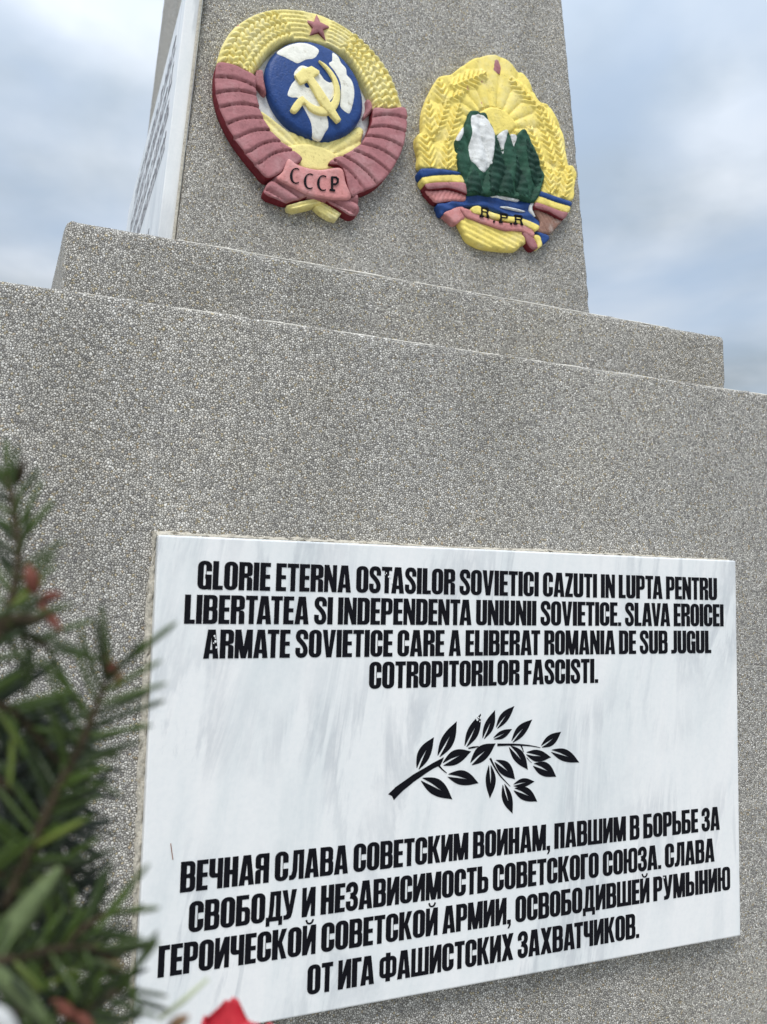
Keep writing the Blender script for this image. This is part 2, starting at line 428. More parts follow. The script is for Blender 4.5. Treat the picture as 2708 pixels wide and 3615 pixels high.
GL = {
 'A': (.50, [('+', [(0,0),(.125,1),(.375,1),(.50,0),(.315,0),(.303,.17),(.197,.17),(.185,0)]), ('-', [(.212,.30),(.25,.74),(.288,.30)])]),
 'B': (.47, [('+', RR(0,.46,.455,1,0,.13,.15,0)), ('+', RR(0,0,.47,.54,0,.15,.13,0)), ('-', RR(S_,.585,.29,.86,0,.05,.05,0)), ('-', RR(S_,.14,.30,.455,0,.05,.05,0))]),
 'C': (W_, ring + [('-', R(.285,.40,.6,.61))]),
 'D': (W_, [('+', RR(0,0,W_,1,0,.17,.17,0)), ('-', RR(S_,.14,W_-S_,.86,0,.05,.05,0))]),
 'E': (.36, [('+', R(0,0,.36,1)), ('-', R(S_,.145,.4,.43)), ('-', R(S_,.575,.4,.855)), ('-', R(.345,.3,.4,.7))]),
 'F': (.35, [('+', R(0,0,.35,1)), ('-', R(S_,-.1,.4,.42)), ('-', R(S_,.565,.4,.855)), ('-', R(.33,.3,.4,.7))]),
 'G': (W_, ring + [('-', R(.285,.52,.6,.64)), ('+', R(.245,.38,W_,.525)), ('+', R(.345,0,W_,.3))]),
 'I': (S_, [('+', R(0,0,S_,1))]),
 'J': (.30, [('+', RR(0,0,.30,1,0,.15,0,0)), ('-', R(-.1,.16,.13,1.1))]),
 'L': (.34, [('+', R(0,0,S_,1)), ('+', R(0,0,.34,.145))]),
 'M': (.60, [('+', R(0,0,.145,1)), ('+', R(.455,0,.60,1)), ('+', [(0,1),(.205,1),(.30,.40),(.395,1),(.60,1),(.385,0),(.215,0)])]),
 'N': (W_, [('+', R(0,0,.15,1)), ('+', R(.31,0,W_,1)), ('+', [(0,1),(.17,1),(W_,0),(.29,0)])]),
 'O': (W_, ring),
 'P': (.44, [('+', R(0,0,S_,1)), ('+', RR(0,.38,.44,1,0,.15,.15,0)), ('-', RR(S_,.52,.28,.86,0,.05,.05,0))]),
 'R': (W_, [('+', R(0,0,S_,1)), ('+', RR(0,.50,W_,1,0,.10,.15,0)), ('+', R(0,.42,.33,.60)), ('+', RR(W_-S_,0,W_,.475,0,0,.11,0)), ('-', RR(S_,.60,.28,.86,0,.04,.04,0)), ('-', R(S_,-.1,.275,.44))]),
 'S': (.44, [('+', ST([(.36,.66),(.36,.82),(.30,.915),(.14,.915),(.085,.81),(.10,.68),(.20,.565),(.30,.44),(.355,.30),(.345,.16),(.28,.085),(.15,.085),(.085,.17),(.085,.35)], .165))]),
 'T': (.40, [('+', R(0,.85,.40,1)), ('+', R(.115,0,.285,1))]),
 'U': (W_, [('+', RR(0,0,W_,1,.17,.17,0,0)), ('-', RR(S_,.14,W_-S_,1.1,.05,.05,0,0))]),
 'V': (.48, [('+', [(0,1),(.175,1),(.24,.33),(.305,1),(.48,1),(.335,0),(.145,0)])]),
 'Z': (.36, [('+', R(0,.855,.36,1)), ('+', R(0,0,.36,.145)), ('+', [(0,.05),(0,.14),(.185,.9),(.36,.9),(.36,.86),(.18,.08)])]),
 '.': (.15, [('+', R(0,0,.15,.15))]),
 ',': (.15, [('+', R(0,0,.15,.15)), ('+', [(.06,.02),(.15,.02),(.15,-.05),(.08,-.17),(.02,-.17),(.07,-.06)])]),
 'Б': (W_, [('+', R(0,0,S_,1)), ('+', R(0,.855,.41,1)), ('+', RR(0,0,W_,.60,0,.15,.15,0)), ('-', RR(S_,.14,.29,.465,0,.05,.05,0))]),
 'Г': (.34, [('+', R(0,0,S_,1)), ('+', R(0,.855,.34,1))]),
 'Д': (.55, [('+', [(.05,.0),(.10,.25),(.13,1),(.485,1),(.485,0)]), ('-', [(.225,.14),(.26,.5),(.27,.86),(.325,.86),(.325,.14)]), ('+', R(0,0,.55,.145)), ('+', R(0,-.15,.125,.145)), ('+', R(.425,-.15,.55,.145))]),
 'З': (.43, [('+', ST([(.085,.67),(.085,.82),(.16,.915),(.28,.915),(.345,.82),(.345,.66),(.28,.565),(.16,.535)], .165)), ('+', ST([(.16,.515),(.28,.47),(.35,.38),(.35,.18),(.28,.085),(.15,.085),(.085,.17),(.085,.34)], .165))]),
 'И': (W_, [('+', R(0,0,.15,1)), ('+', R(.31,0,W_,1)), ('+', [(0,0),(.17,0),(W_,1),(.29,1)])]),
 'К': (.49, [('+', R(0,0,S_,1)), ('+', [(.14,.40),(.31,1),(.48,1),(.31,.50),(.2,.42)]), ('+', [(.16,.60),(.30,.64),(.49,0),(.315,0)])]),
 'Л': (.50, [('+', R(.33,0,.50,1)), ('+', R(.13,.855,.50,1)), ('+', [(.13,1),(.285,1),(.275,.30),(.235,.08),(.15,0),(0,0),(0,.145),(.07,.16),(.11,.30)])]),
 'П': (W_, [('+', R(0,0,S_,1)), ('+', R(W_-S_,0,W_,1)), ('+', R(0,.855,W_,1))]),
 'У': (.49, [('+', [(0,1),(.175,1),(.255,.47),(.325,1),(.49,1),(.355,.20),(.31,.06),(.22,0),(.06,0),(.06,.145),(.13,.145),(.165,.19),(.165,.26)])]),
 'Ф': (.64, [('+', RR(0,.13,.64,.87,.17)), ('-', RR(.155,.27,.235,.73,.03)), ('-', RR(.405,.27,.485,.73,.03)), ('+', R(.235,0,.405,1))]),
 'Х': (.49, [('+', [(0,1),(.18,1),(.49,0),(.31,0)]), ('+', [(.31,1),(.49,1),(.18,0),(0,0)])]),
 'Ч': (.44, [('+', R(.27,0,.44,1)), ('+', RR(0,.37,.44,1,.15,0,0,0)), ('-', RR(S_,.51,.27,1.1,.04,0,0,0))]),
 'Ш': (.68, [('+', R(0,0,.16,1)), ('+', R(.26,0,.42,1)), ('+', R(.52,0,.68,1)), ('+', R(0,0,.68,.14))]),
 'Ь': (.45, [('+', R(0,0,S_,1)), ('+', RR(0,0,.45,.60,0,.15,.15,0)), ('-', RR(S_,.14,.285,.465,0,.05,.05,0))]),
 'Ы': (.66, [('+', R(0,0,S_,1)), ('+', RR(0,0,.44,.60,0,.15,.15,0)), ('-', RR(S_,.14,.28,.465,0,.05,.05,0)), ('+', R(.49,0,.66,1))]),
 'Ю': (.66, [('+', R(0,0,.16,1)), ('+', R(.1,.43,.3,.57)), ('+', RR(.23,0,.66,1,.16)), ('-', RR(.39,.14,.50,.86,.05))]),
 'Я': (W_, [('+', R(W_-S_,0,W_,1)), ('+', RR(0,.50,W_,1,.10,0,0,.15)), ('+', R(.13,.42,W_,.60)), ('+', RR(0,0,S_,.475,0,0,0,.11)), ('-', RR(.18,.60,W_-S_,.86,.04,0,0,.04)), ('-', R(.185,-.1,W_-S_,.44))]),
}
for lat, cyr in (('A','А'),('B','В'),('C','С'),('E','Е'),('M','М'),('O','О'),('P','Р'),('T','Т')): GL[cyr] = GL[lat]
GL['Н'] = (W_, [('+', R(0,0,S_,1)), ('+', R(W_-S_,0,W_,1)), ('+', R(0,.42,W_,.57))])
GL['Й'] = (W_, GL['И'][1] + [('+', ST([(.11,1.19),(.15,1.09),(.23,1.055),(.31,1.09),(.35,1.19)], .06))])
CACHE = {}
def shape_faces(ops):
    """union / difference of the outlines -> triangles"""
    pts, ed = [], []
    for s, P in ops:
        b = len(pts); n = len(P); pts += [Vector(p) for p in P]; ed += [(b + i, b + (i + 1) % n) for i in range(n)]
    vo, eo, fo, *_ = delaunay_2d_cdt(pts, ed, [], 0, 1e-6)
    V = np.array([tuple(v) for v in vo]); F = np.array([list(f) for f in fo if len(f) == 3])
    C = V[F].mean(1); keep = np.zeros(len(F), bool)
    for s, P in ops:
        i = inside(C, np.array(P, float)); keep = (keep | i) if s == '+' else (keep & ~i)
    return V, F[keep]
def solid(V, F, z0, z1):
    """flat triangles -> thin solid"""
    used = sorted(set(F.ravel())); rm = {k: i for i, k in enumerate(used)}; n = len(used)
    vv = [(V[k][0], V[k][1], z1) for k in used] + [(V[k][0], V[k][1], z0) for k in used]
    ff, dirs = [], set()
    for t in F:
        a = [rm[k] for k in t]; ff.append(tuple(a))
        for p, q in zip(a, a[1:] + a[:1]): dirs.add((p, q))
    for (p, q) in dirs:
        if (q, p) not in dirs: ff.append((q, p, p + n, q + n))
    return vv, ff
def text_line(txt, x0, x1, y, cap, z0, z1, name, mat, parent, label, gap=.036, space=.195):
    xs, x = [], 0.0
    for c in txt:
        if c == ' ': x += space - gap; x0_ok = False; continue
        if xs and xs[-1][0] + c in ('TA', 'AT', 'ТА', 'АТ', 'VA', 'AV', 'LT', 'ГА', 'УД', 'ДУ') and x0_ok: x -= .055
        xs.append((c, x)); x += GL[c][0] + gap; x0_ok = True
    k = (x1 - x0) / (x - gap); verts, faces = [], []
    for c, xo in xs:
        if c not in CACHE: CACHE[c] = shape_faces(GL[c][1])
        V, F = CACHE[c]; V = V.copy(); V[:, 0] = x0 + (V[:, 0] + xo) * k; V[:, 1] = y + V[:, 1] * cap
        vv, ff = solid(V, F, z0, z1); b = len(verts); verts += vv; faces += [tuple(i + b for i in f) for f in ff]
    o = mesh_ob(name, verts, faces, mat, parent)
    if label: o['label'] = label
    return o

# ------------------------------------------------------------------ front plaque
PX0, PX1, PZ0, PZ1, PT = .1450, 1.1470, ZC - .5822, ZC + .0595, .025
fr = Frame((PX0, YB, PZ0), (1, 0, 0), (0, 0, 1))
plq = tag(empty('marble_plaque', mat=fr.m), 'large white marble plaque with two black inscriptions and a branch, on the base', 'plaque')
pw, ph = PX1 - PX0, PZ1 - PZ0
def bevel_box(name, x0, x1, y0, y1, z0, z1, bev, mat, parent, seg=3, chips=0):
    bm = bmesh.new(); bmesh.ops.create_cube(bm, size=1)
    for v in bm.verts: v.co = ((x0 + x1)/2 + v.co.x*(x1-x0), (y0+y1)/2 + v.co.y*(y1-y0), (z0+z1)/2 + v.co.z*(z1-z0))
    bmesh.ops.bevel(bm, geom=list(bm.edges), offset=bev, segments=seg, profile=.6, affect='EDGES')
    me = bpy.data.meshes.new(name); bm.to_mesh(me); bm.free(); me.materials.append(mat)
    me.polygons.foreach_set('use_smooth', np.ones(len(me.polygons), dtype=bool))
    o = link(bpy.data.objects.new(name, me), parent)
    md = o.modifiers.new('weighted', 'WEIGHTED_NORMAL'); md.keep_sharp = True
    return o
bevel_box('slab', 0, pw, 0, ph, -.002, PT, .0032, M['marble'], plq)
LINES = [
 ('GLORIE ETERNA OSTASILOR SOVIETICI CAZUTI IN LUPTA PENTRU', .1988, 1.1017, -.0112),
 ('LIBERTATEA SI INDEPENDENTA UNIUNII SOVIETICE. SLAVA EROICEI', .1835, 1.1160, -.0568),
 ('ARMATE SOVIETICE CARE A ELIBERAT ROMANIA DE SUB JUGUL', .2108, 1.0872, -.1028),
 ('COTROPITORILOR FASCISTI.', .4494, .8490, -.1484),
 ('ВЕЧНАЯ СЛАВА СОВЕТСКИМ ВОИНАМ, ПАВШИМ В БОРЬБЕ ЗА', .1938, 1.1020, -.4015),
 ('СВОБОДУ И НЕЗАВИСИМОСТЬ СОВЕТСКОГО СОЮЗА. СЛАВА', .2068, 1.0896, -.4528),
 ('ГЕРОИЧЕСКОЙ СОВЕТСКОЙ АРМИИ, ОСВОБОДИВШЕЙ РУМЫНИЮ', .1705, 1.1238, -.5030),
 ('ОТ ИГА ФАШИСТСКИХ ЗАХВАТЧИКОВ.', .3704, .9302, -.5557)]
for k, (tx, a, b, z) in enumerate(LINES):
    text_line(tx, a - PX0, b - PX0, ZC + z - PZ0, .0385, PT - .001, PT + .0006, 'inscription', M['ink'], plq, None)
# olive branch, traced once and given its true size
def B(p): return fr.pt(1300 + p[0] * .48763, 2450 + p[1] * .48763, PT)
LV = [(358,540,475,313,46),(510,450,640,198,46),(705,378,815,142,41),(833,322,917,117,34),(930,245,1057,88,31),(908,322,1040,253,25),
      (1042,345,1186,185,34),(1255,380,1395,273,33),(1327,412,1527,495,36),(1145,430,1322,457,36),(1197,512,1360,598,42),(1025,380,1155,548,38),
      (920,485,1062,617,42),(880,517,880,755,36),(980,655,1044,865,35),(1052,660,1203,633,27),(1057,690,1223,778,40),(745,505,921,358,48),
      (543,508,744,415,46),(578,590,798,645,46),(388,618,608,762,52)]
branch = empty('olive_branch'); branch.parent = plq
def flat(name, ops, parent, mat=None, z0=PT - .001, z1=PT + .0006):
    V, F = shape_faces(ops); vv, ff = solid(V, F, z0, z1); return mesh_ob(name, vv, ff, mat or M['ink'], parent)
for (x0, y0, x1, y1, hw) in LV:
    a, b = np.array(B((x0, y0))), np.array(B((x1, y1))); d = b - a; L = np.linalg.norm(d); n = np.array([-d[1], d[0]]) / L
    sx = np.array(B((x0 + 10, y0))) - a; hwm = hw * np.linalg.norm(sx) / 10
    prof = [(0, .22), (.12, .55), (.28, .88), (.42, 1), (.58, .92), (.74, .66), (.9, .25), (1, 0)]
    bend = hwm * (.18 if (x0 + y0) % 3 else -.12)
    up = [a + d*t + n*(hwm*k + bend*math.sin(math.pi*t)) for t, k in prof]; dn = [a + d*t - n*(hwm*k - bend*math.sin(math.pi*t)) for t, k in prof]
    P = resample(np.array(up), .003, True, False).tolist() + resample(np.array(dn), .003, True, False).tolist()[::-1][1:]
    def mid(t): return a + d*t + n*bend*math.sin(math.pi*t)*.9
    sw = hwm * .13
    slit = [mid(-.03) + n*sw*1.25, mid(.3) + n*sw, mid(.62), mid(.3) - n*sw, mid(-.03) - n*sw*1.25]
    flat('leaf', [('+', [tuple(p) for p in P]), ('-', [tuple(p) for p in slit])], branch)
stem_ops = [('+', [B(p) for p in [(145,725),(200,672),(260,630),(330,580),(400,540),(470,498),(547,458),(537,485),(522,515),(470,540),(430,565),(380,600),(330,635),(290,668),(250,700),(215,735),(185,768),(172,738)]])]
for pth, w in (([(508,515),(535,545),(568,572)], [14, 9, 4]), ([(725,393),(760,386),(798,380)], [8, 12, 5]), ([(935,368),(1040,366),(1130,370),(1190,377),(1245,388)], [17, 14, 12, 8, 3]),
               ([(1104,370),(1116,395),(1124,420)], [11, 8, 4]), ([(883,465),(910,520),(950,585),(990,630),(1027,668)], [14, 11, 10, 7, 3]), ([(1147,460),(1165,482),(1183,498)], [5, 4, 2])):
    q = np.array(B((600, 400))); s1 = np.linalg.norm(np.array(B((610, 400))) - q) / 10
    stem_ops.append(('+', [tuple(p) for p in stroke([B(p) for p in pth], [x * s1 for x in w], .004)]))
flat('stem', stem_ops, branch)
rc = np.random.default_rng(31)
for (cx_, cy_, sx, sy, n_) in ((764,2262,9,22,6), (1373,2040,14,18,6), (1300+790*.48763,2450+165*.48763,14,14,9), (2345,3100,5,7,2)):
    ops = []
    for _ in range(n_):
        x_, y_ = cx_ + rc.normal() * sx * .6, cy_ + rc.normal() * sy * .6; q_ = rc.uniform(2, 5)
        ops.append(('+', [fr.pt(x_ + q_ * rc.uniform(.5, 1.2) * math.cos(a), y_ + q_ * rc.uniform(.5, 1.4) * math.sin(a), PT) for a in np.arange(0, 6.28, 1.05)]))
    flat('paint_chip', ops, plq, M['marble'], PT + .0002, PT + .0010)
flat('scratch', [('+', [fr.pt(*p, PT) for p in ((601,2978),(604,2977),(612,3034),(609,3036))])], plq, M['brown'])
# sandy mortar squeezed out round the slab (left and top)
def mortar_strip(pts_in, wid, seed, name='mortar_bed'):
    r = np.random.default_rng(seed); P = resample(np.array(pts_in), .006, False, False)
    T = np.gradient(P, axis=0); T /= np.linalg.norm(T, axis=1)[:, None]; N = np.c_[-T[:, 1], T[:, 0]]
    n = len(P); w = np.convolve(r.normal(size=n + 10), np.ones(7) / 7, 'same')[5:-5]
    w = np.interp(np.linspace(0, 1, n), np.linspace(0, 1, len(wid)), wid) * (1 + .35 * w + .12 * r.normal(size=n))
    vv, ff = [], []
    prof = [(-.002, .007), (.25, .008), (.6, .0055), (.85, .003), (1.0, -.0015)]
    for i in range(n):
        for (f, z) in prof:
            vv.append((*(P[i] + N[i] * max(.002, w[i]) * f), z * (1 + .35 * r.normal() * (f > 0))))
    m = len(prof)
    for i in range(n - 1):
        for k in range(m - 1): ff.append((i*m + k, i*m + k + 1, (i+1)*m + k + 1, (i+1)*m + k))
    o = mesh_ob(name, vv, ff, M['sand'], plq, True); return o
mortar_strip([(pw + .002, ph), (0, ph)][::-1], [.006, .007, .004, .006, .004, .003], 5)
mortar_strip([(0, -.003), (0, ph + .006)], [.003, .006, .008, .009, .009, .007], 6)

# ------------------------------------------------------------------ slab on the left face of the shaft
fl = Frame((.1913, YP + .02, ZS), (0, -1, 0), (TP, 0, 1))          # u runs towards the viewer, w points left
side = tag(empty('side_plaque', mat=fl.m), 'white marble plaque with rows of small dark lettering on the left face of the shaft', 'plaque')
bevel_box('slab', -1.10, 0, .004, .605, -.002, .030, .0025, M['marble'], side)
r = np.random.default_rng(4)
for k in range(7):                                                    # rows of lettering too blurred to read: bare strokes
    v = .505 - k * .072; vv, ff = [], []
    if k in (4,): continue
    u = -.93 + (r.uniform(0, .1) if k < 4 else .15)
    while u < -.08 - (0 if k < 4 else .12):
        wd = r.uniform(.014, .03)
        for (a, b_, c, d_) in ((u, u + .010, v, v + .044), (u, u + wd, v + r.uniform(0, .038), None)):
            d_ = c + .009 if d_ is None else d_
            q = len(vv); vv += [(a, c, .0306), (b_, c, .0306), (b_, d_, .0306), (a, d_, .0306), (a, c, .029), (b_, c, .029), (b_, d_, .029), (a, d_, .029)]
            ff += [(q, q+1, q+2, q+3), (q, q+1, q+5, q+4), (q+1, q+2, q+6, q+5), (q+2, q+3, q+7, q+6), (q+3, q, q+4, q+7)]
        u += wd + .007 + (.018 if r.random() < .18 else 0)
    q = len(vv); vv += [(-.93, v - .002, .0303), (u, v - .002, .0303), (u, v + .003, .0303), (-.93, v + .003, .0303)]; ff.append((q, q+1, q+2, q+3))
    mesh_ob('inscription', vv, ff, M['faint'], side)
bevel_box('mortar_joint', 0, .006, .0, .62, .0, .005, .0015, M['sand'], side)

# ------------------------------------------------------------------ emblems
fp = Frame((.646, YP + TP * .3, ZS + .3), (1, 0, 0), (0, TP, 1))      # front face of the shaft
def emblem_frame(px, py):
    u, v = fp.pt(px, py); return Frame(fp.o + fp.u * u + fp.v * v, fp.u, fp.v)
class Tracer:
    def __init__(s, f, ox, oy, k, kz): s.f, s.ox, s.oy, s.k, s.kz = f, ox, oy, k, kz
    def __call__(s, P, h=.028): return np.array([s.f.pt(s.ox + p[0] * s.k, s.oy + p[1] * s.k, h * s.kz) for p in P])
const = lambda h: (lambda p: np.full(len(p), h))

# ---- first emblem: globe in a wreath bound with a red ribbon
f1 = emblem_frame(1105, 390); A = Tracer(f1, 700, 0, .48280, .78)
e1 = tag(empty('state_emblem', mat=f1.m), 'painted relief emblem of a blue globe, hammer and sickle in a red-bound wheat wreath lettered СССР', 'emblem')
CG = A([(850, 660)])[0]
relief('field', A([(470,440),(600,320),(760,285),(960,320),(1120,440),(1220,620),(1285,780),(1270,880),(1240,980),(1180,1080),(1060,1160),(930,1240),(740,1200),(640,1090),(540,1000),(450,860),(410,700),(405,560)]), const(.010), M['white'], e1, d=.008)
rays_c = A([(850, 1180)])[0]
def rays_h(p):
    a = np.arctan2(p[:, 1] - rays_c[1], p[:, 0] - rays_c[0]); return .014 + .005 * np.abs(np.sin(a * 15)) ** .6
relief('rays', A([(462,795),(520,828),(640,920),(750,970),(850,1000),(1000,1000),(1110,950),(1180,905),(1218,935),(1212,980),(1190,1070),(1080,1170),(960,1230),(760,1210),(650,1080),(560,985),(500,895)]), rays_h, M['yellow'], e1, d=.003, rnd=.003)
relief('sun', A([(630,1065),(720,1042),(800,1036),(880,1046),(960,1080),(1050,1150),(980,1220),(930,1240),(760,1220),(690,1130)]), const(.022), M['pale_yellow'], e1, rnd=.005)
WR = [(148,475),(155,390),(185,310),(245,215),(330,140),(430,90),(520,65),(620,55),(720,58),(820,72),(910,95),(990,135),(1080,190),(1170,260),(1260,345),(1330,425),(1390,510),(1430,590),(1465,680),(1492,795),(1400,803),(1285,800),
      (1270,750),(1240,680),(1195,600),(1150,515),(1100,440),(1040,375),(960,325),(880,300),(760,288),(650,303),(580,335),(520,390),(470,450),(435,490),(395,548),(330,522),(290,497),(235,477)]
WRl = A(WR)
def radial(theta):
    d = np.array([math.cos(theta), math.sin(theta)]); hit = []
    a, b = WRl, np.roll(WRl, -1, 0)
    for p, q in zip(a, b):
        m = np.array([[d[0], p[0] - q[0]], [d[1], p[1] - q[1]]])
        if abs(np.linalg.det(m)) < 1e-12: continue
        s, t = np.linalg.solve(m, p - CG)
        if s > 0 and -.001 <= t <= 1.001: hit.append(s)
    return (min(hit), max(hit)) if len(hit) > 1 else (.12, .22)
TH = np.radians(np.arange(-40, 221, 1.0)); RAD = np.array([radial(t) for t in TH])
def ang_of(z): q = A([z])[0] - CG; return math.atan2(q[1], q[0])
t_star = ang_of((880, 180))
t_l0, t_l1 = ang_of((560, 120)), ang_of((270, 500))
t_r0, t_r1 = ang_of((1150, 330)), ang_of((1390, 790))
grains = []
for (ta, tb, sgn) in ((t_l0 - .12, t_l1 + .06, 1), (t_r0 + .08, t_r1 - .06, -1)):
    for q in (.20, .50, .79):
        t = ta + (random.uniform(0, .10)) * sgn
        while (t - tb) * sgn < 0:
            ri, ro = np.interp(t, TH, RAD[:, 0]), np.interp(t, TH, RAD[:, 1]); wd = ro - ri
            for side_ in (-1, 1):
                rr = ri + wd * (q + side_ * .085)
                c = CG + rr * np.array([math.cos(t + (.03 if side_ > 0 else 0)), math.sin(t + (.03 if side_ > 0 else 0))])
                tang = t + math.pi / 2 - side_ * .62 * sgn
                grains.append((c[0], c[1], tang, wd * .155, wd * .078, .018))
            t += sgn * .088
def wreath_h(p):
    q = p - CG; t = np.arctan2(q[:, 1], q[:, 0]); t = np.where(t < -math.pi / 2, t + 2 * math.pi, t)
    r_ = np.hypot(q[:, 0], q[:, 1]); ri, ro = np.interp(t, TH, RAD[:, 0]), np.interp(t, TH, RAD[:, 1]); f = (r_ - ri) / (ro - ri)
    straw = .0045 * np.abs(np.sin(f * math.pi * 7 + .6 * np.sin(t * 5))) ** .8
    near = np.clip((np.abs(t - t_star) - .13) / .06, 0, 1)
    h = .021 + straw * near + .004 * np.sin(np.clip(f, 0, 1) * math.pi)
    return np.maximum(h, .017 + bumps(p, grains) + .004 * np.sin(np.clip(f, 0, 1) * math.pi) * (bumps(p, grains) > 0)) + .0006 * fnoise(p, 160, 3)
relief('wheat_wreath', WR and A(WR), wreath_h, M['yellow'], e1, d=.0024, rnd=.004)
GLB = [(760,292),(850,299),(950,338),(1040,398),(1120,488),(1175,588),(1205,695),(1207,800),(1180,880),(1115,955),(1025,1003),(930,1022),(830,1002),(730,957),(640,890),(570,805),(520,705),(497,605),(492,510),(520,430),(570,370),(640,318),(700,299)]
Rg = np.linalg.norm(A([(1200, 700)])[0] - CG)
def globe_h(p):
    r2 = ((p - CG) ** 2).sum(1) / Rg ** 2; return .026 + .014 * np.sqrt(np.clip(1.1 - r2, 0, 2))
relief('globe', A(GLB, .03), globe_h, M['blue'], e1, d=.004, rnd=.011)
for P in ([(580,375),(630,335),(700,308),(770,300),(830,316),(885,355),(870,400),(840,425),(790,432),(730,460),(690,442),(640,412)],
          [(990,372),(1030,402),(1050,450),(1085,490),(1090,540),(1120,570),(1140,620),(1145,690),(1130,770),(1110,822),(1078,812),(1040,775),(1045,700),(1040,600),(1000,520),(958,462),(982,440)],
          [(720,505),(760,478),(830,505),(890,540),(920,582),(960,605),(985,600),(1000,650),(990,700),(960,742),(935,765),(900,790),(940,845),(955,920),(930,965),(905,1008),(870,1004),(845,985),(830,900),(800,835),(765,775),(730,715),(690,710),(655,690),(680,620),(710,580),(700,540)]):
    relief('continent', A(P, .04), lambda p: globe_h(p) + .0014, M['cream'], e1, d=.004, rnd=.0012, back=.024)
relief('sea', A([(775,605),(795,598),(818,612),(822,632),(802,645),(780,632)], .041), lambda p: globe_h(p) + .0022, M['blue'], e1, d=.003, rnd=.001, back=.026)
relief('sickle', A([(885,435),(935,465),(985,520),(1020,580),(1040,650),(1040,720),(1020,780),(985,820),(930,836),(870,826),(815,795),(778,752),(745,790),(714,815),(680,790),(725,722),(765,700),(783,718),(830,755),(880,775),(930,768),(970,745),(995,700),(1000,650),(990,590),(960,530),(920,475)], .048),
       lambda p: globe_h(p) + .008, M['pale_yellow'], e1, d=.003, rnd=.0014, back=.03)
hm = e1
relief('hammer', A([(708,545),(755,507),(764,487),(782,498),(830,480),(885,515),(888,532),(842,560),(965,740),(1050,868),(1022,886),(978,842),(905,765),(802,590),(750,610)], .05),
       lambda p: globe_h(p) + .0105, M['pale_yellow'], e1, d=.003, rnd=.0014, back=.03, smooth=False)
relief('star', A([(870,95),(893,165),(972,190),(912,215),(938,287),(880,235),(818,250),(838,200),(775,128),(846,160)], .03), lambda p: .026 + .010 * np.clip(1 - np.hypot(*(p - A([(880, 190)], .03)[0]).T) / .028, 0, 1),
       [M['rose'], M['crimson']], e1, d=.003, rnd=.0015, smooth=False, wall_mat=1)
def folds(lines, start):
    L = [(np.array(a), np.array(b)) for a, b in lines]
    def f(p, base=.026, amp=.013):
        h = np.full(len(p), -1.0); n = len(L)
        sd = []
        for a, b in L:
            ab = b - a; ab = ab / np.linalg.norm(ab)
            mid_ = np.clip((p - a) @ ab / np.linalg.norm(b - a), 0, 1)
            bow = .006 * np.sin(mid_ * math.pi)                       # the folds sag a little
            sd.append((ab[0] * (p[:, 1] - a[1]) - ab[1] * (p[:, 0] - a[0])) * start + bow)
        sd = np.array(sd); idx = (sd > 0).sum(0)
        lo_ = np.where(idx > 0, np.take_along_axis(sd, np.clip(idx - 1, 0, n - 1)[None], 0)[0], .03)
        hi_ = np.where(idx < n, -np.take_along_axis(sd, np.clip(idx, 0, n - 1)[None], 0)[0], .03)
        t = np.clip(lo_ / (lo_ + hi_ + 1e-9), 0, 1)
        e_ = np.clip(np.minimum(lo_, hi_) / .0042, 0, 1); return base + amp * (.30 * t + .70 * np.sqrt(1 - (1 - e_) ** 2)) + .0009 * fnoise(p, 130, 5)
    return f
lf = [((135,575),(412,645)),((138,690),(425,705)),((165,795),(445,795)),((215,915),(485,878)),((285,1015),(545,962)),((385,1112),(610,1042)),((460,1195),(672,1108))]
Lf = [(A([a])[0], A([b])[0]) for a, b in lf]
relief('ribbon', A([(130,482),(165,466),(235,478),(290,498),(340,525),(395,552),(418,580),(416,640),(430,740),(455,830),(500,920),(560,1000),(640,1070),(700,1110),(755,1170),(700,1215),(640,1220),(600,1270),(500,1310),(420,1230),(330,1120),(240,990),(170,850),(130,720),(118,600)]),
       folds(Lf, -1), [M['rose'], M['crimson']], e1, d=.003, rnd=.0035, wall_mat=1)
rf = [((1275,862),(1515,878)),((1262,940),(1512,975)),((1230,1003),(1482,1080)),((1188,1060),(1440,1175)),((1128,1108),(1390,1265)),((1062,1152),(1300,1350)),((1005,1192),(1205,1395))]
Rf = [(A([a])[0], A([b])[0]) for a, b in rf]
relief('ribbon', A([(1280,802),(1390,806),(1500,795),(1520,870),(1515,960),(1495,1070),(1450,1180),(1380,1290),(1290,1370),(1170,1420),(1110,1440),(1050,1230),(955,1205),(980,1168),(1060,1140),(1130,1098),(1190,1050),(1240,960),(1265,890)]),
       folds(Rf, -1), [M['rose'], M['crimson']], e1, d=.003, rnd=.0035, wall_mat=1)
for P in ([(430,505),(468,512),(478,590),(500,682),(470,670),(450,640),(420,602)], [(1235,722),(1262,750),(1276,800),(1250,830),(1222,856),(1213,840),(1235,785)]):
    c0 = A(P).mean(0); relief('ribbon_knot', A(P), lambda p, c0=c0: .030 + .004 * np.sin((p[:, 0] - c0[0]) * 320), M['rose'], e1, d=.003, rnd=.005)
for P, ang in (([(648,1502),(740,1475),(860,1448),(905,1490),(800,1520),(700,1542),(656,1528)], -.12), ([(850,1512),(900,1470),(975,1512),(1047,1562),(1012,1607),(960,1592),(900,1556)], .55)):
    q = A(P, .02); c0 = q.mean(0); dd = A([(P[2][0], P[2][1])], .02)[0] - A([(P[0][0], P[0][1])], .02)[0] if ang < 0 else A([P[3]], .02)[0] - A([P[1]], .02)[0]; dd = dd / np.linalg.norm(dd)
    relief('straw_end', q, lambda p, c0=c0, dd=dd: .019 + (.004 if dd[1] > 0 else 0) + .004 * np.abs(np.sin(((p[:, 0] - c0[0]) * -dd[1] + (p[:, 1] - c0[1]) * dd[0]) * 420)), M['yellow'], e1, d=.0025, rnd=.004, smooth=False)
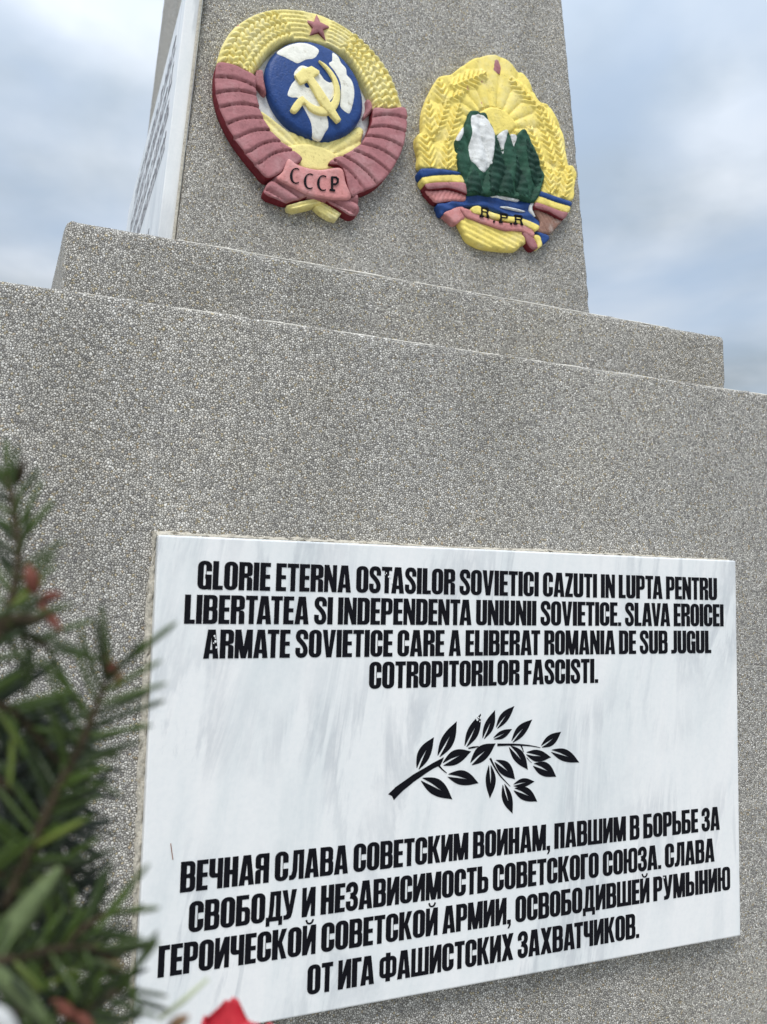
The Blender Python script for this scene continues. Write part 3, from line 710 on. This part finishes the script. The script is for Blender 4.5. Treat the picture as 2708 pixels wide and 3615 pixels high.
def drape(f_, k, ph_, base):
    return lambda p: base + .011 * (np.abs(np.sin((p[:, 0] * f_[0] + p[:, 1] * f_[1]) * k * .62 + ph_ + .7 * np.sin(p[:, 0] * 30))) ** .55 - .6)
relief('ribbon_tail', A([(480,1400),(510,1340),(590,1285),(700,1360),(830,1420),(760,1450),(720,1465),(640,1478),(560,1452),(510,1435)]), drape((.45, .9), 210, 1.0, .030), [M['rose'], M['crimson']], e1, d=.003, rnd=.006, wall_mat=1)
relief('ribbon_tail', A([(920,1440),(1000,1445),(1120,1438),(1160,1410),(1172,1480),(1170,1560),(1110,1578),(1020,1522),(960,1490)]), drape((.35, .95), 230, 2.0, .030), [M['rose'], M['crimson']], e1, d=.003, rnd=.006, wall_mat=1)
bn = relief('banner', A([(665,1152),(720,1187),(800,1217),(900,1232),(1050,1220),(1085,1320),(1122,1440),(1000,1450),(870,1432),(790,1408),(700,1362),(585,1297),(625,1240)], .045), lambda p: .041 + .0015 * fnoise(p, 60, 8), [M['coral'], M['rose']], e1, d=.004, rnd=.004, wall_mat=1)
def letter(polys, T, par, h=.0425, name='letter'):
    ops = [('+', [tuple(q) for q in T(P, h)]) for P in polys]; V, F = shape_faces(ops); vv, ff = solid(V, F, h - .006, h)
    return mesh_ob(name, vv, ff, M['ink'], par)
def arc_c(cx, cy, rx, ry, w, ): # painted C, thick at the back
    p = [(cx + rx * math.cos(math.radians(a)), cy + ry * math.sin(math.radians(a))) for a in range(-58, -303, -15)]
    q = [(cx + (rx - w * max(.12, math.sin(math.radians((a + 58) / -245 * 180)))) * math.cos(math.radians(a)) , cy + (ry - w * .28) * math.sin(math.radians(a))) for a in range(-58, -303, -15)]
    return p + q[::-1]
for (cx, cy) in ((716, 1283), (817, 1323), (914, 1336)): letter([arc_c(cx, cy, 44, 56, 17)], A, bn, .0438)
letter([[(972,1290),(988,1288),(987,1382),(1002,1386),(1002,1397),(962,1391),(962,1381),(973,1380)], [(980,1287),(1012,1290),(1030,1306),(1028,1334),(1008,1350),(984,1348),(984,1339),(1003,1339),(1015,1328),(1016,1310),(1006,1299),(981,1297)]], A, bn, .0438)

e1.scale = (1, 1, .78)
# ---- second emblem: mountain scene in a wheat wreath tied with a tricolour
f2 = emblem_frame(1745, 545); A2 = Tracer(f2, 1400, 160, .42245, .74)
e2 = tag(empty('state_emblem', mat=f2.m), 'oval painted relief emblem of green mountains and sun in yellow wheat, lettered R.P.R', 'emblem')
WO = [(152,785),(165,765),(200,740),(203,640),(212,560),(240,470),(290,360),(330,295),(365,280),(440,262),(540,190),(630,135),(720,110),(810,104),(870,122),(940,175),(990,232),(1040,255),(1100,345),(1170,485),(1250,515),(1300,595),(1350,695),(1390,850),(1412,1015),(1452,1028),(1487,1105),(1465,1200),(1445,1310),
      (1300,1300),(1190,1260),(1200,1100),(1100,900),(900,800),(700,820),(500,960),(520,1070),(400,1060),(190,1040),(175,930),(155,850)]
sc_ = A2([(830, 690)])[0]
ears = [((470,345),(735,235),75),((395,470),(360,300),70),((430,450),(560,395),48),((290,770),(262,470),62),((330,720),(420,480),60),((430,800),(520,500),58),((285,1010),(235,760),82),((420,1030),(425,830),72),((480,1000),(500,880),40),
        ((1165,500),(960,285),58),((1225,700),(1185,500),44),((1320,760),(1215,520),62),((1385,1000),(1320,680),48),((1310,960),(1230,700),50),((1230,1010),(1120,690),46),((1400,1260),(1440,1040),58),((1280,1230),(1280,1050),60),((1330,1200),(1350,1040),40)]
EA = []
for a, b, w in ears:
    a_, b_ = A2([a])[0], A2([b])[0]; EA.append((a_, b_, w * np.linalg.norm(A2([(a[0] + 10, a[1])])[0] - a_) / 10))
def ear_h(p):
    h = np.zeros(len(p))
    for a, b, w in EA:
        d_ = b - a; L = np.linalg.norm(d_); d_ = d_ / L; s = (p - a) @ d_; c = (p - a) @ np.array([-d_[1], d_[0]])
        f = np.clip(s / L, 0, 1); half = w * (.45 + .9 * np.sin(np.clip(f * .8 + .1, 0, 1) * math.pi)) * .78
        q = np.abs(c) / half; on = (q < 1) & (s > -.004) & (s < L + .004)
        ch = np.abs(np.sin((s - np.abs(c) * 1.25) * math.pi / .0145)) ** .8
        v = .002 + .011 * np.sqrt(np.clip(1 - q * q, 0, 1)) * (.25 + .75 * ch) + .003 * (q < .10)
        h = np.maximum(h, np.where(on, v, 0))
    return h
def wr2_h(p):
    q = p - sc_; a = np.arctan2(q[:, 1], q[:, 0]); r_ = np.hypot(q[:, 0], q[:, 1])
    ray_ = .0065 * np.abs(np.sin(a * 10.5 + .3)) ** .55 * (r_ > .05)
    return .020 + np.maximum(ray_, ear_h(p)) + .0007 * fnoise(p, 150, 2)
relief('wheat_wreath', A2(WO, .010), wr2_h, M['gold'], e2, d=.0026, rnd=.0038)
relief('sun', A2([(700,560),(720,540),(765,513),(820,505),(890,525),(950,570),(990,620),(1005,665),(960,720),(840,760),(760,700)]), const(.027), M['gold'], e2, rnd=.006)
relief('ray_tip', A2([(818,116),(838,110),(856,120),(876,180),(868,235),(838,225),(800,210),(806,160)]), const(.0262), M['rose'], e2, d=.004, rnd=.0015, back=.018, smooth=False)
relief('valley', A2([(490,800),(530,740),(570,660),(600,600),(720,600),(830,740),(920,710),(1060,740),(1130,820),(1200,1000),(1210,1180),(1190,1330),(1120,1420),(900,1330),(560,1290),(520,1100)]), const(.016), M['white'], e2, d=.006)
MT = [(608,562),(622,546),(740,556),(772,640),(800,670),(832,742),(905,708),(935,712),(985,765),(1050,702),(1080,700),(1102,722),(1132,800),(1180,920),(1206,1020),(1236,1085),(1212,1175),(1195,1240),(1160,1302),(1100,1300),(1030,1275),(880,1248),(780,1252),(700,1240),(600,1242),(572,1150),(530,1060),(510,960),(490,800),(535,752),(575,650)]
def mt_h(p):
    x_ = p[:, 0] + .010 * np.sin(p[:, 1] * 38); return .030 + .0095 * np.abs(np.sin(x_ * 78)) ** .7 + .0055 * fnoise(p * np.array([1, .5]), 150, 9) + .0035 * fnoise(p * np.array([.8, 1.2]), 260, 12)
relief('mountain', A2(MT, .034), mt_h, M['green'], e2, d=.003, rnd=.006)
for P in ([(625,592),(660,575),(700,572),(738,595),(780,662),(822,738),(822,800),(812,870),(800,960),(760,1042),(720,1062),(680,1032),(620,942),(610,850),(626,740),(618,650)], [(845,752),(930,708),(922,760),(902,830),(892,905),(872,830)], [(962,738),(1002,765),(990,830),(982,880),(972,800)], [(495,798),(520,742),(560,680),(562,722),(545,765),(520,805)], [(785,980),(798,960),(806,990),(796,1005)], [(787,1130),(800,1110),(798,1180),(785,1210)]):
    relief('snow', A2(P, .036), lambda p: mt_h(p) + .0016 + .001 * fnoise(p, 220, 4), M['white'], e2, d=.003, rnd=.002, back=.018)
DKG = paint_mat('deep_green_paint', (.010, .040, .028), var=.4, wear=(.02, .075, .048))
def jag(P, k):
    q = resample(A2(P, .038), .006, False); c_ = q.mean(0); q[::2] += (c_ - q[::2]) * k; return q
for P in ([(838,765),(865,850),(900,940),(955,1090),(1000,1235),(880,1240),(775,1240),(775,1060),(812,900)], [(645,1010),(690,1090),(740,1235),(650,1235),(595,1225),(585,1140)], [(1092,745),(1130,830),(1180,940),(1222,1085),(1190,1190),(1120,1100),(1085,900)], [(1000,900),(1040,1000),(1090,1140),(1110,1265),(1030,1255),(985,1150)]):
    relief('fir_tree', jag(P, .10), lambda p: mt_h(p) + .0030 + .0016 * np.sin(p[:, 1] * 420), DKG, e2, d=.003, rnd=.002, back=.018, smooth=False)
relief('water', A2([(350,1318),(450,1297),(575,1285),(600,1245),(700,1238),(880,1252),(1030,1282),(1150,1312),(1118,1372),(1165,1430),(1212,1470),(1195,1512),(1050,1462),(900,1402),(700,1342),(560,1342),(430,1384),(385,1408),(362,1365)]), lambda p: .023 + .0022 * np.sin(p[:, 1] * 260 + 2 * np.sin(p[:, 0] * 55)), M['blue'], e2, d=.003, rnd=.004)
for P in ([(780,1250),(880,1250),(960,1268),(1030,1282),(1020,1300),(940,1288),(850,1275),(800,1265)], [(870,1345),(930,1342),(1000,1358),(1080,1382),(1040,1385),(960,1368)], [(1120,1320),(1155,1315),(1140,1360),(1165,1425),(1130,1400),(1115,1372)]):
    relief('foam', A2(P), lambda p: .0262 + .001 * fnoise(p, 200, 3), M['white'], e2, d=.003, rnd=.002, back=.015)
relief('straw_base', A2([(480,1440),(560,1420),(640,1440),(760,1490),(900,1540),(1050,1555),(1110,1640),(1020,1690),(985,1726),(910,1730),(830,1724),(690,1702),(580,1645),(530,1560),(495,1490)], .004),
       lambda p: .020 + .0035 * np.abs(np.sin((p[:, 0] * .28 + p[:, 1] * .96) * 260)), M['gold'], e2, d=.003, rnd=.008)
def band(P, h, mats, name='ribbon_stripe', wm=0): return relief(name, A2(P), lambda p: h + .0012 * fnoise(p, 90, 6), mats, e2, d=.0035, rnd=.003, wall_mat=wm)
band([(188,1055),(205,1036),(300,1034),(400,1042),(525,1066),(540,1086),(400,1086),(300,1092),(212,1106)], .034, M['blue'])
band([(212,1106),(300,1092),(400,1086),(540,1087),(562,1152),(400,1147),(300,1152),(236,1165)], .0325, M['gold'])
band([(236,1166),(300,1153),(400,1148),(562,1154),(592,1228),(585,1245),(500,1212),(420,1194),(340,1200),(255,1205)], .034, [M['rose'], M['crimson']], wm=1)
relief('ribbon_fold', A2([(250,1205),(340,1202),(420,1196),(500,1214),(590,1246),(582,1290),(450,1292),(340,1305),(290,1262)]), lambda p: .022 + .003 * np.abs(np.sin((p[:, 0] - .4 * p[:, 1]) * 330)), [M['coral'], M['crimson']], e2, d=.003, rnd=.005, wall_mat=1)
relief('ribbon_fold', A2([(405,1395),(470,1360),(540,1338),(580,1360),(605,1430),(560,1450),(500,1482),(440,1435)]), lambda p: .025 + .003 * fnoise(p, 120, 7), M['coral'], e2, d=.003, rnd=.004)
band([(1190,1222),(1300,1258),(1400,1292),(1455,1312),(1450,1348),(1380,1328),(1300,1303),(1182,1262)], .034, M['blue'])
band([(1182,1262),(1300,1303),(1380,1328),(1448,1350),(1430,1402),(1380,1392),(1300,1363),(1165,1316)], .0325, M['gold'])
band([(1165,1317),(1300,1364),(1380,1393),(1426,1405),(1392,1456),(1330,1430),(1270,1395),(1155,1358)], .034, [M['rose'], M['crimson']], wm=1)
relief('ribbon_fold', A2([(1170,1364),(1270,1398),(1330,1432),(1388,1460),(1350,1510),(1300,1562),(1240,1565),(1180,1545),(1212,1475),(1190,1420)]), lambda p: .022 + .003 * np.abs(np.sin((p[:, 0] + .6 * p[:, 1]) * 300)), M['brown'], e2, d=.003, rnd=.004)
bn2 = relief('banner', A2([(548,1350),(640,1370),(760,1430),(900,1470),(1060,1482),(1130,1510),(1165,1560),(1150,1592),(1050,1542),(900,1534),(760,1484),(640,1442),(590,1422)], .035), lambda p: .030 + .0015 * fnoise(p, 100, 8), [M['coral'], M['rose']], e2, d=.003, rnd=.003, wall_mat=1)
relief('ribbon_stripe', A2([(632,1352),(690,1336),(770,1378),(900,1418),(1050,1440),(1195,1502),(1172,1542),(1060,1492),(900,1457),(760,1422),(640,1388)], .035), const(.0328), M['gold'], e2, d=.003, rnd=.002)
def blk(x, y, pl): return [[(x + a * 1.0, y + b + a * .12) for a, b in P] for P in pl]
LR = [[(0,0),(13,0),(13,78),(0,78)], [(-8,70),(24,70),(24,80),(-8,80)], [(10,0),(55,0),(64,10),(64,32),(55,42),(10,42),(10,32),(46,32),(50,26),(50,16),(46,10),(10,10)], [(40,40),(54,40),(72,80),(54,80)]]
LP = LR[:3]
letter(blk(708, 1350, LR), A2, bn2, .0345); letter(blk(868, 1398, LP), A2, bn2, .0345); letter(blk(990, 1412, LR), A2, bn2, .0345)
for (x, y) in ((812, 1462), (955, 1480)): letter([[(x, y), (x + 13, y + 2), (x + 13, y + 15), (x, y + 13)]], A2, bn2, .0345)
relief('ribbon_tail', A2([(1060,1552),(1110,1560),(1150,1592),(1180,1640),(1192,1682),(1150,1697),(1115,1665),(1085,1610)], .03), lambda p: .027 + .002 * fnoise(p, 120, 1), [M['rose'], M['crimson']], e2, d=.003, rnd=.005, wall_mat=1)
relief('ribbon_stripe', A2([(1152,1588),(1180,1575),(1212,1592),(1228,1660),(1195,1684),(1182,1638)], .03), const(.026), M['gold'], e2, d=.003, rnd=.003)
relief('ribbon_stripe', A2([(1170,1545),(1230,1560),(1282,1582),(1287,1610),(1240,1657),(1222,1642),(1205,1592)], .03), const(.026), M['blue'], e2, d=.003, rnd=.004)
e2.scale = (1, 1, .74)

# ------------------------------------------------------------------ evergreen branches close to the camera
def at(px, py, y):
    """the point seen in that direction at depth y in front of the wall's far side"""
    d = ray(px, py); return Vector((0, 0, ZC)) + d * (y / d.y)
def needle_mat(name, c0, c1, c2):
    m, t, b = new_mat(name)
    oi = nd(t, 'ShaderNodeNewGeometry')
    r = ramp(t, oi.outputs['Random Per Island'], [(0, c0), (.62, c1), (.88, c1), (1, c2)]); t.links.new(r.outputs[0], b.inputs['Base Color'])
    b.inputs['Roughness'].default_value = .38; b.inputs['Specular IOR Level'].default_value = .4
    return m
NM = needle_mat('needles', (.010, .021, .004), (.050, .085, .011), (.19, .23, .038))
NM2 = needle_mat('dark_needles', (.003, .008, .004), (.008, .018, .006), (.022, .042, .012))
BUD = paint_mat('red_brown_bud', (.16, .055, .038), var=.3, rough=.6, sc=120)
TAN = paint_mat('tan_bud', (.20, .12, .065), var=.3, rough=.7, sc=120)
TWIG = paint_mat('twig_bark', (.050, .038, .022), var=.4, rough=.85, sc=200)
rf_ = random.Random(21)
def tube(pts, rad, n=6):
    vv, ff = [], []
    for i, p in enumerate(pts):
        t = (pts[min(i + 1, len(pts) - 1)] - pts[max(i - 1, 0)]).normalized(); a = t.orthogonal().normalized(); b = t.cross(a)
        for k in range(n):
            q = 2 * math.pi * k / n; vv.append(p + (a * math.cos(q) + b * math.sin(q)) * rad[i])
    for i in range(len(pts) - 1):
        for k in range(n): ff.append((i*n + k, i*n + (k+1) % n, (i+1)*n + (k+1) % n, (i+1)*n + k))
    ff += [tuple(range(n))[::-1], tuple(range((len(pts)-1)*n, len(pts)*n))]
    return vv, ff
def needle(vv, ff, p, d, L, w, up):
    s = d.cross(up).normalized(); nrm = s.cross(d).normalized(); b = len(vv)
    sag = rf_.uniform(-.10, .06)
    prof = [(0, .35), (.12, .9), (.5, 1), (.85, .85), (.97, .45)]
    for t, k in prof:
        c = p + d * (L * t) + up * (sag * L * t * t)
        vv += [c - s * (w*k*.5), c + nrm * (w*k*.16), c + s * (w*k*.5), c - nrm * (w*k*.16)]
    vv.append(p + d * L + up * (sag * L))
    for i in range(4):
        for k in range(4): ff.append((b + i*4 + k, b + i*4 + (k+1) % 4, b + (i+1)*4 + (k+1) % 4, b + (i+1)*4 + k))
    for k in range(4): ff.append((b + 16 + k, b + 16 + (k+1) % 4, b + 20))
    ff.append((b + 3, b + 2, b + 1, b))
fir_o = tag(empty('fir_bough', (-.30, .42, 0)), 'bundle of dark green fir twigs with reddish buds, blurred in front of the monument', 'fir branches')
KD = .80                                          # how near the bundle hangs
def sprig(pts, y0, y1, mat, step=.0032, L=.025, w=.0028, spread=1.0, tip=True, label=None):
    y0 *= KD; y1 *= KD; L *= KD; w *= .84
    n = len(pts)
    K = [at(px, py, y0 + (y1 - y0) * i / (n - 1)) for i, (px, py) in enumerate(pts)]
    pts3 = []
    for i in range(n - 1):
        for k in range(6):
            t = k / 6; p0, p1, p2, p3 = K[max(i-1, 0)], K[i], K[i+1], K[min(i+2, n-1)]
            pts3.append(.5 * ((2*p1) + (p2-p0)*t + (2*p0-5*p1+4*p2-p3)*t*t + (3*p1-p0-3*p2+p3)*t**3))
    pts3.append(K[-1])
    loc = fir_o.location
    rad = [.0021 - .0011 * i / (len(pts3) - 1) for i in range(len(pts3))]
    vv, ff = tube([p - loc for p in pts3], rad); fm = [0] * len(ff)
    acc = 0; side = Vector((0, 0, 0))
    total = sum((pts3[i+1] - pts3[i]).length for i in range(len(pts3) - 1)); run = 0
    view = ROT @ Vector((0, 0, 1)); ph = rf_.uniform(0, 6)
    for i in range(len(pts3) - 1):
        a, b = pts3[i], pts3[i+1]; L0 = (b - a).length; t_ = (b - a).normalized(); u = step - acc
        e1_ = t_.cross(view).normalized(); e2_ = e1_.cross(t_)
        while u < L0:
            f = (run + u) / total
            for sg in (-1, 1):
                ang = sg * rf_.uniform(.15, 1.45) + rf_.gauss(0, .25)
                out = e1_ * math.sin(ang) + e2_ * math.cos(ang) * rf_.choice((-1, 1, 1))
                if abs(math.sin(ang)) < .5: out = e1_ * sg + e2_ * rf_.uniform(-.5, .5)
                fw = rf_.uniform(.45, .95) + (.9 * max(0, f - .8) / .2 if tip else 0)
                d = (t_ * fw + out.normalized() * spread).normalized()
                needle(vv, ff, a + t_ * u - loc, d, L * rf_.uniform(.72, 1.12) * (.75 + .25 * min(1, 3 * f)), w * rf_.uniform(.85, 1.15), view)
            u += step
        acc = L0 - (u - step); run += L0
    fm += [1] * (len(ff) - len(fm))
    o = mesh_ob('twig', vv, ff, [TWIG, mat], fir_o, True, fm)
    return o
def bud(px, py, y, L, w, ang, mat, parent):
    y *= KD; L *= KD * 1.1; w *= KD
    c = at(px, py, y) - fir_o.location; cam_r = ROT @ Vector((1, 0, 0)); cam_u = ROT @ Vector((0, 1, 0))
    d = (cam_r * math.cos(ang) + cam_u * math.sin(ang) + (ROT @ Vector((0, 0, 1))) * .2).normalized()
    n = 9; vv, ff = [], []; s = d.orthogonal().normalized(); q = d.cross(s)
    for i in range(9):
        t = i / 8; r_ = w * .5 * math.sin(math.pi * min(1, t * .93 + .07)) ** .7 * (1 + .22 * (i % 2))
        for k in range(n):
            a = 2 * math.pi * k / n + .3 * i; vv.append(c + d * L * (t - .5) + (s * math.cos(a) + q * math.sin(a)) * max(r_, .0003))
    for i in range(8):
        for k in range(n): ff.append((i*n + k, i*n + (k+1) % n, (i+1)*n + (k+1) % n, (i+1)*n + k))
    ff += [tuple(range(n))[::-1], tuple(range(8*n, 9*n))]
    return mesh_ob('bud', vv, ff, mat, parent, True)
# back layer, deeper and darker
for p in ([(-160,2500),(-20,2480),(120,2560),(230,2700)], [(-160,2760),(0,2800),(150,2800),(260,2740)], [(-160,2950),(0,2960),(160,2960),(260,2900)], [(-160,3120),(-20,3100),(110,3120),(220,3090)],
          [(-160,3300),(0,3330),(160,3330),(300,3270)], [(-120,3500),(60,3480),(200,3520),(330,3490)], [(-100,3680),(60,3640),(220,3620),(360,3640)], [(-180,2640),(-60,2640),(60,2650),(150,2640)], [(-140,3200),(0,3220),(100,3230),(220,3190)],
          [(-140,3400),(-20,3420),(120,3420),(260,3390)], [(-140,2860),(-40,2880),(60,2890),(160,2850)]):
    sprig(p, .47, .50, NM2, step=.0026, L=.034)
TA = sprig([(-90,2380),(20,2180),(66,1980),(46,1790),(25,1680)], .41, .43, NM, step=.0050, L=.024, w=.003, spread=.75)
TB = sprig([(20,3200),(190,2820),(290,2620),(345,2480),(392,2375)], .42, .42, NM, step=.0042, L=.037, w=.0030, spread=1.1)
TC = sprig([(-120,2190),(40,2215),(170,2290)], .41, .42, NM, step=.0062, L=.032, w=.003)
TD = sprig([(-150,2470),(20,2500),(130,2600),(210,2700)], .42, .44, NM, step=0.0042, L=.034, w=.003)
TE = sprig([(-120,2750),(0,2760),(110,2850),(160,2960)], .43, .44, NM2, step=0.0040, L=.034, w=.003)
TF = sprig([(-120,3090),(40,3080),(160,3060),(250,3080)], .42, .43, NM, step=0.0042, L=.030, w=.003)
TG = sprig([(20,3640),(150,3430),(280,3290),(400,3210)], .41, .42, NM, step=0.0039, L=.030, w=.003)
TH_ = sprig([(-100,3420),(100,3370),(280,3340),(400,3380)], .40, .41, NM, step=0.0040, L=.028, w=.003)
TI = sprig([(40,3760),(200,3640),(340,3540),(450,3480)], .40, .41, NM, step=0.0037, L=.028, w=.003)
for (px, py, y, L, w, an, mt_, par) in ((112,2045,.41,.013,.0062,1.75,BUD,TA), (180,2105,.41,.011,.0045,.25,BUD,TA), (178,2178,.41,.016,.0048,-.85,BUD,TA), (72,1668,.43,.012,.004,1.2,TWIG,TA),
        (388,2350,.42,.011,.0055,2.1,BUD,TB), (418,2405,.42,.009,.0042,1.2,TAN,TB), (90,2185,.41,.020,.0045,.05,TWIG,TC), (400,3405,.41,.012,.0045,-.2,TAN,TH_),
        (225,3560,.40,.012,.005,2.4,BUD,TI), (300,3605,.40,.010,.0045,-.6,BUD,TI), (630,3608,.41,.012,.005,.6,TAN,TI)):
    bud(px, py, y, L, w, an, mt_, par)
# stems that carry the twigs, running down to the ground
for (px, y, dx) in ((-120, .36, 0), (-150, .345, .03), (-110, .375, -.03)):
    top = at(px, 2250, y); pts = [Vector((-.30 + dx, .43 + dx * .5, 0)), Vector((-.28 + dx, .44, .35)), at(px, 3650, y), at(px, 2900, y), top]
    P = []
    for i in range(4):
        for k in range(5): P.append(pts[i].lerp(pts[i+1], k / 5))
    P.append(top); v_, f_ = tube([p - fir_o.location for p in P], [.006 - .004 * i / (len(P) - 1) for i in range(len(P))], 8)
    mesh_ob('stem', v_, f_, TWIG, fir_o, True)
PALE = paint_mat('pale_leaf', (.13, .17, .075), var=.25, rough=.5)
STRAWG = paint_mat('pale_stalk', (.42, .46, .30), var=.2, rough=.6)
def blade(pix, y, wid, mat, parent, name='leaf'):
    y *= .95; K = [at(px, py, y) - fir_o.location for px, py in pix]; n = 14; vv, ff = [], []
    view = ROT @ Vector((0, 0, 1))
    for i in range(n + 1):
        t = i / n * (len(K) - 1); j = min(int(t), len(K) - 2); p = K[j].lerp(K[j+1], t - j); d = (K[j+1] - K[j]).normalized()
        s = d.cross(view).normalized(); w = wid * math.sin(math.pi * min(.98, .12 + .86 * i / n)) ** .6
        vv += [p - s*w*.5, p + view*(.0015) - view*.001*i/n, p + s*w*.5, p - view*.0008]
    for i in range(n):
        for k in range(4): ff.append((i*4 + k, i*4 + (k+1) % 4, (i+1)*4 + (k+1) % 4, (i+1)*4 + k))
    ff += [(3, 2, 1, 0), (n*4, n*4+1, n*4+2, n*4+3)]
    return mesh_ob(name, vv, ff, mat, parent, True)
blade([(-60,3440),(70,3250),(215,3060)], .345, .0100, PALE, fir_o)
blade([(-70,3400),(60,3500),(190,3640)], .335, .008, PALE, fir_o)
blade([(-90,3560),(0,3600),(60,3690)], .29, .008, M['white'], fir_o, 'ribbon')
sv, sf = tube([at(560, 3600, .36) - fir_o.location, at(650, 3530, .36) - fir_o.location, at(735, 3455, .36) - fir_o.location], [.0009, .0012, .0007])
mesh_ob('stalk', sv, sf, STRAWG, fir_o, True)

# ------------------------------------------------------------------ red flower and white wrapping at the bottom edge
PET = paint_mat('red_petal', (.55, .030, .055), var=.18, rough=.45, bump=.1, wear=(.70, .09, .10))
GST = paint_mat('flower_stem', (.06, .13, .04), var=.3, rough=.5)
fc = at(776, 3818, .45)
flw = tag(empty('red_flower', fc), 'red flower, the tips of its petals showing below the marble plaque', 'flower')
def petal(az, tilt, h, wid, tear, seed):
    r = random.Random(seed); vv, ff = [], []; nu, nv = 10, 12
    ax = Vector((.30, -.02, 1)).normalized(); ex = Vector((1, 0, -.3)).normalized(); ey = ax.cross(ex)
    out = ex * math.cos(az) + ey * math.sin(az); tan = -ex * math.sin(az) + ey * math.cos(az)
    jag = [r.uniform(-tear, tear) for _ in range(nu + 1)]
    for off_ in (0, .0007):
        for j in range(nv + 1):
            t = j / nv
            for i in range(nu + 1):
                s = i / nu * 2 - 1
                w = wid * (.25 + .95 * math.sin(math.pi * min(.80, .08 + t * .72)) ** .8) * (1 - .35 * max(0, t - .7) / .3)
                hh = h * t * (1 - .16 * s * s * t) + jag[i] * t ** 4 * h
                rr = .004 + .013 * math.sin(math.pi * min(.62, t * .62)) + tilt * t * t * h - .3 * w * s * s * .7
                vv.append(ax * hh + out * (rr - off_) + tan * (w * .5 * s) * (1 + .04 * math.sin(9 * t)))
    m = (nu + 1) * (nv + 1)
    for j in range(nv):
        for i in range(nu):
            a = j * (nu + 1) + i; q = (a, a + 1, a + nu + 2, a + nu + 1); ff.append(q); ff.append(tuple(m + k for k in q[::-1]))
    edge = [i for i in range(nu + 1)] + [j * (nu + 1) + nu for j in range(1, nv + 1)] + [nv * (nu + 1) + i for i in range(nu - 1, -1, -1)] + [j * (nu + 1) for j in range(nv - 1, 0, -1)]
    for a, b in zip(edge, edge[1:] + edge[:1]): ff.append((b, a, m + a, m + b))
    return mesh_ob('petal', vv, ff, PET, flw, True)
for k, (az, ti, h, w, te) in enumerate(((-1.5, .05, .0385, .026, .02), (.1, .14, .029, .022, .05), (1.6, .05, .033, .026, .04), (2.7, .08, .027, .024, .03), (-2.3, .08, .028, .026, .03), (-.55, .06, .032, .020, .06))): petal(az, ti, h, w, te, k + 3)
sv, sf = tube([Vector((0, 0, .004)), Vector((-.02, .0, -.09)), Vector((-.05, .0, -.25)), Vector((-.07, 0, -fc.z + .01))], [.003, .0032, .0034, .0036], 8)
mesh_ob('stem', sv, sf, GST, flw, True)
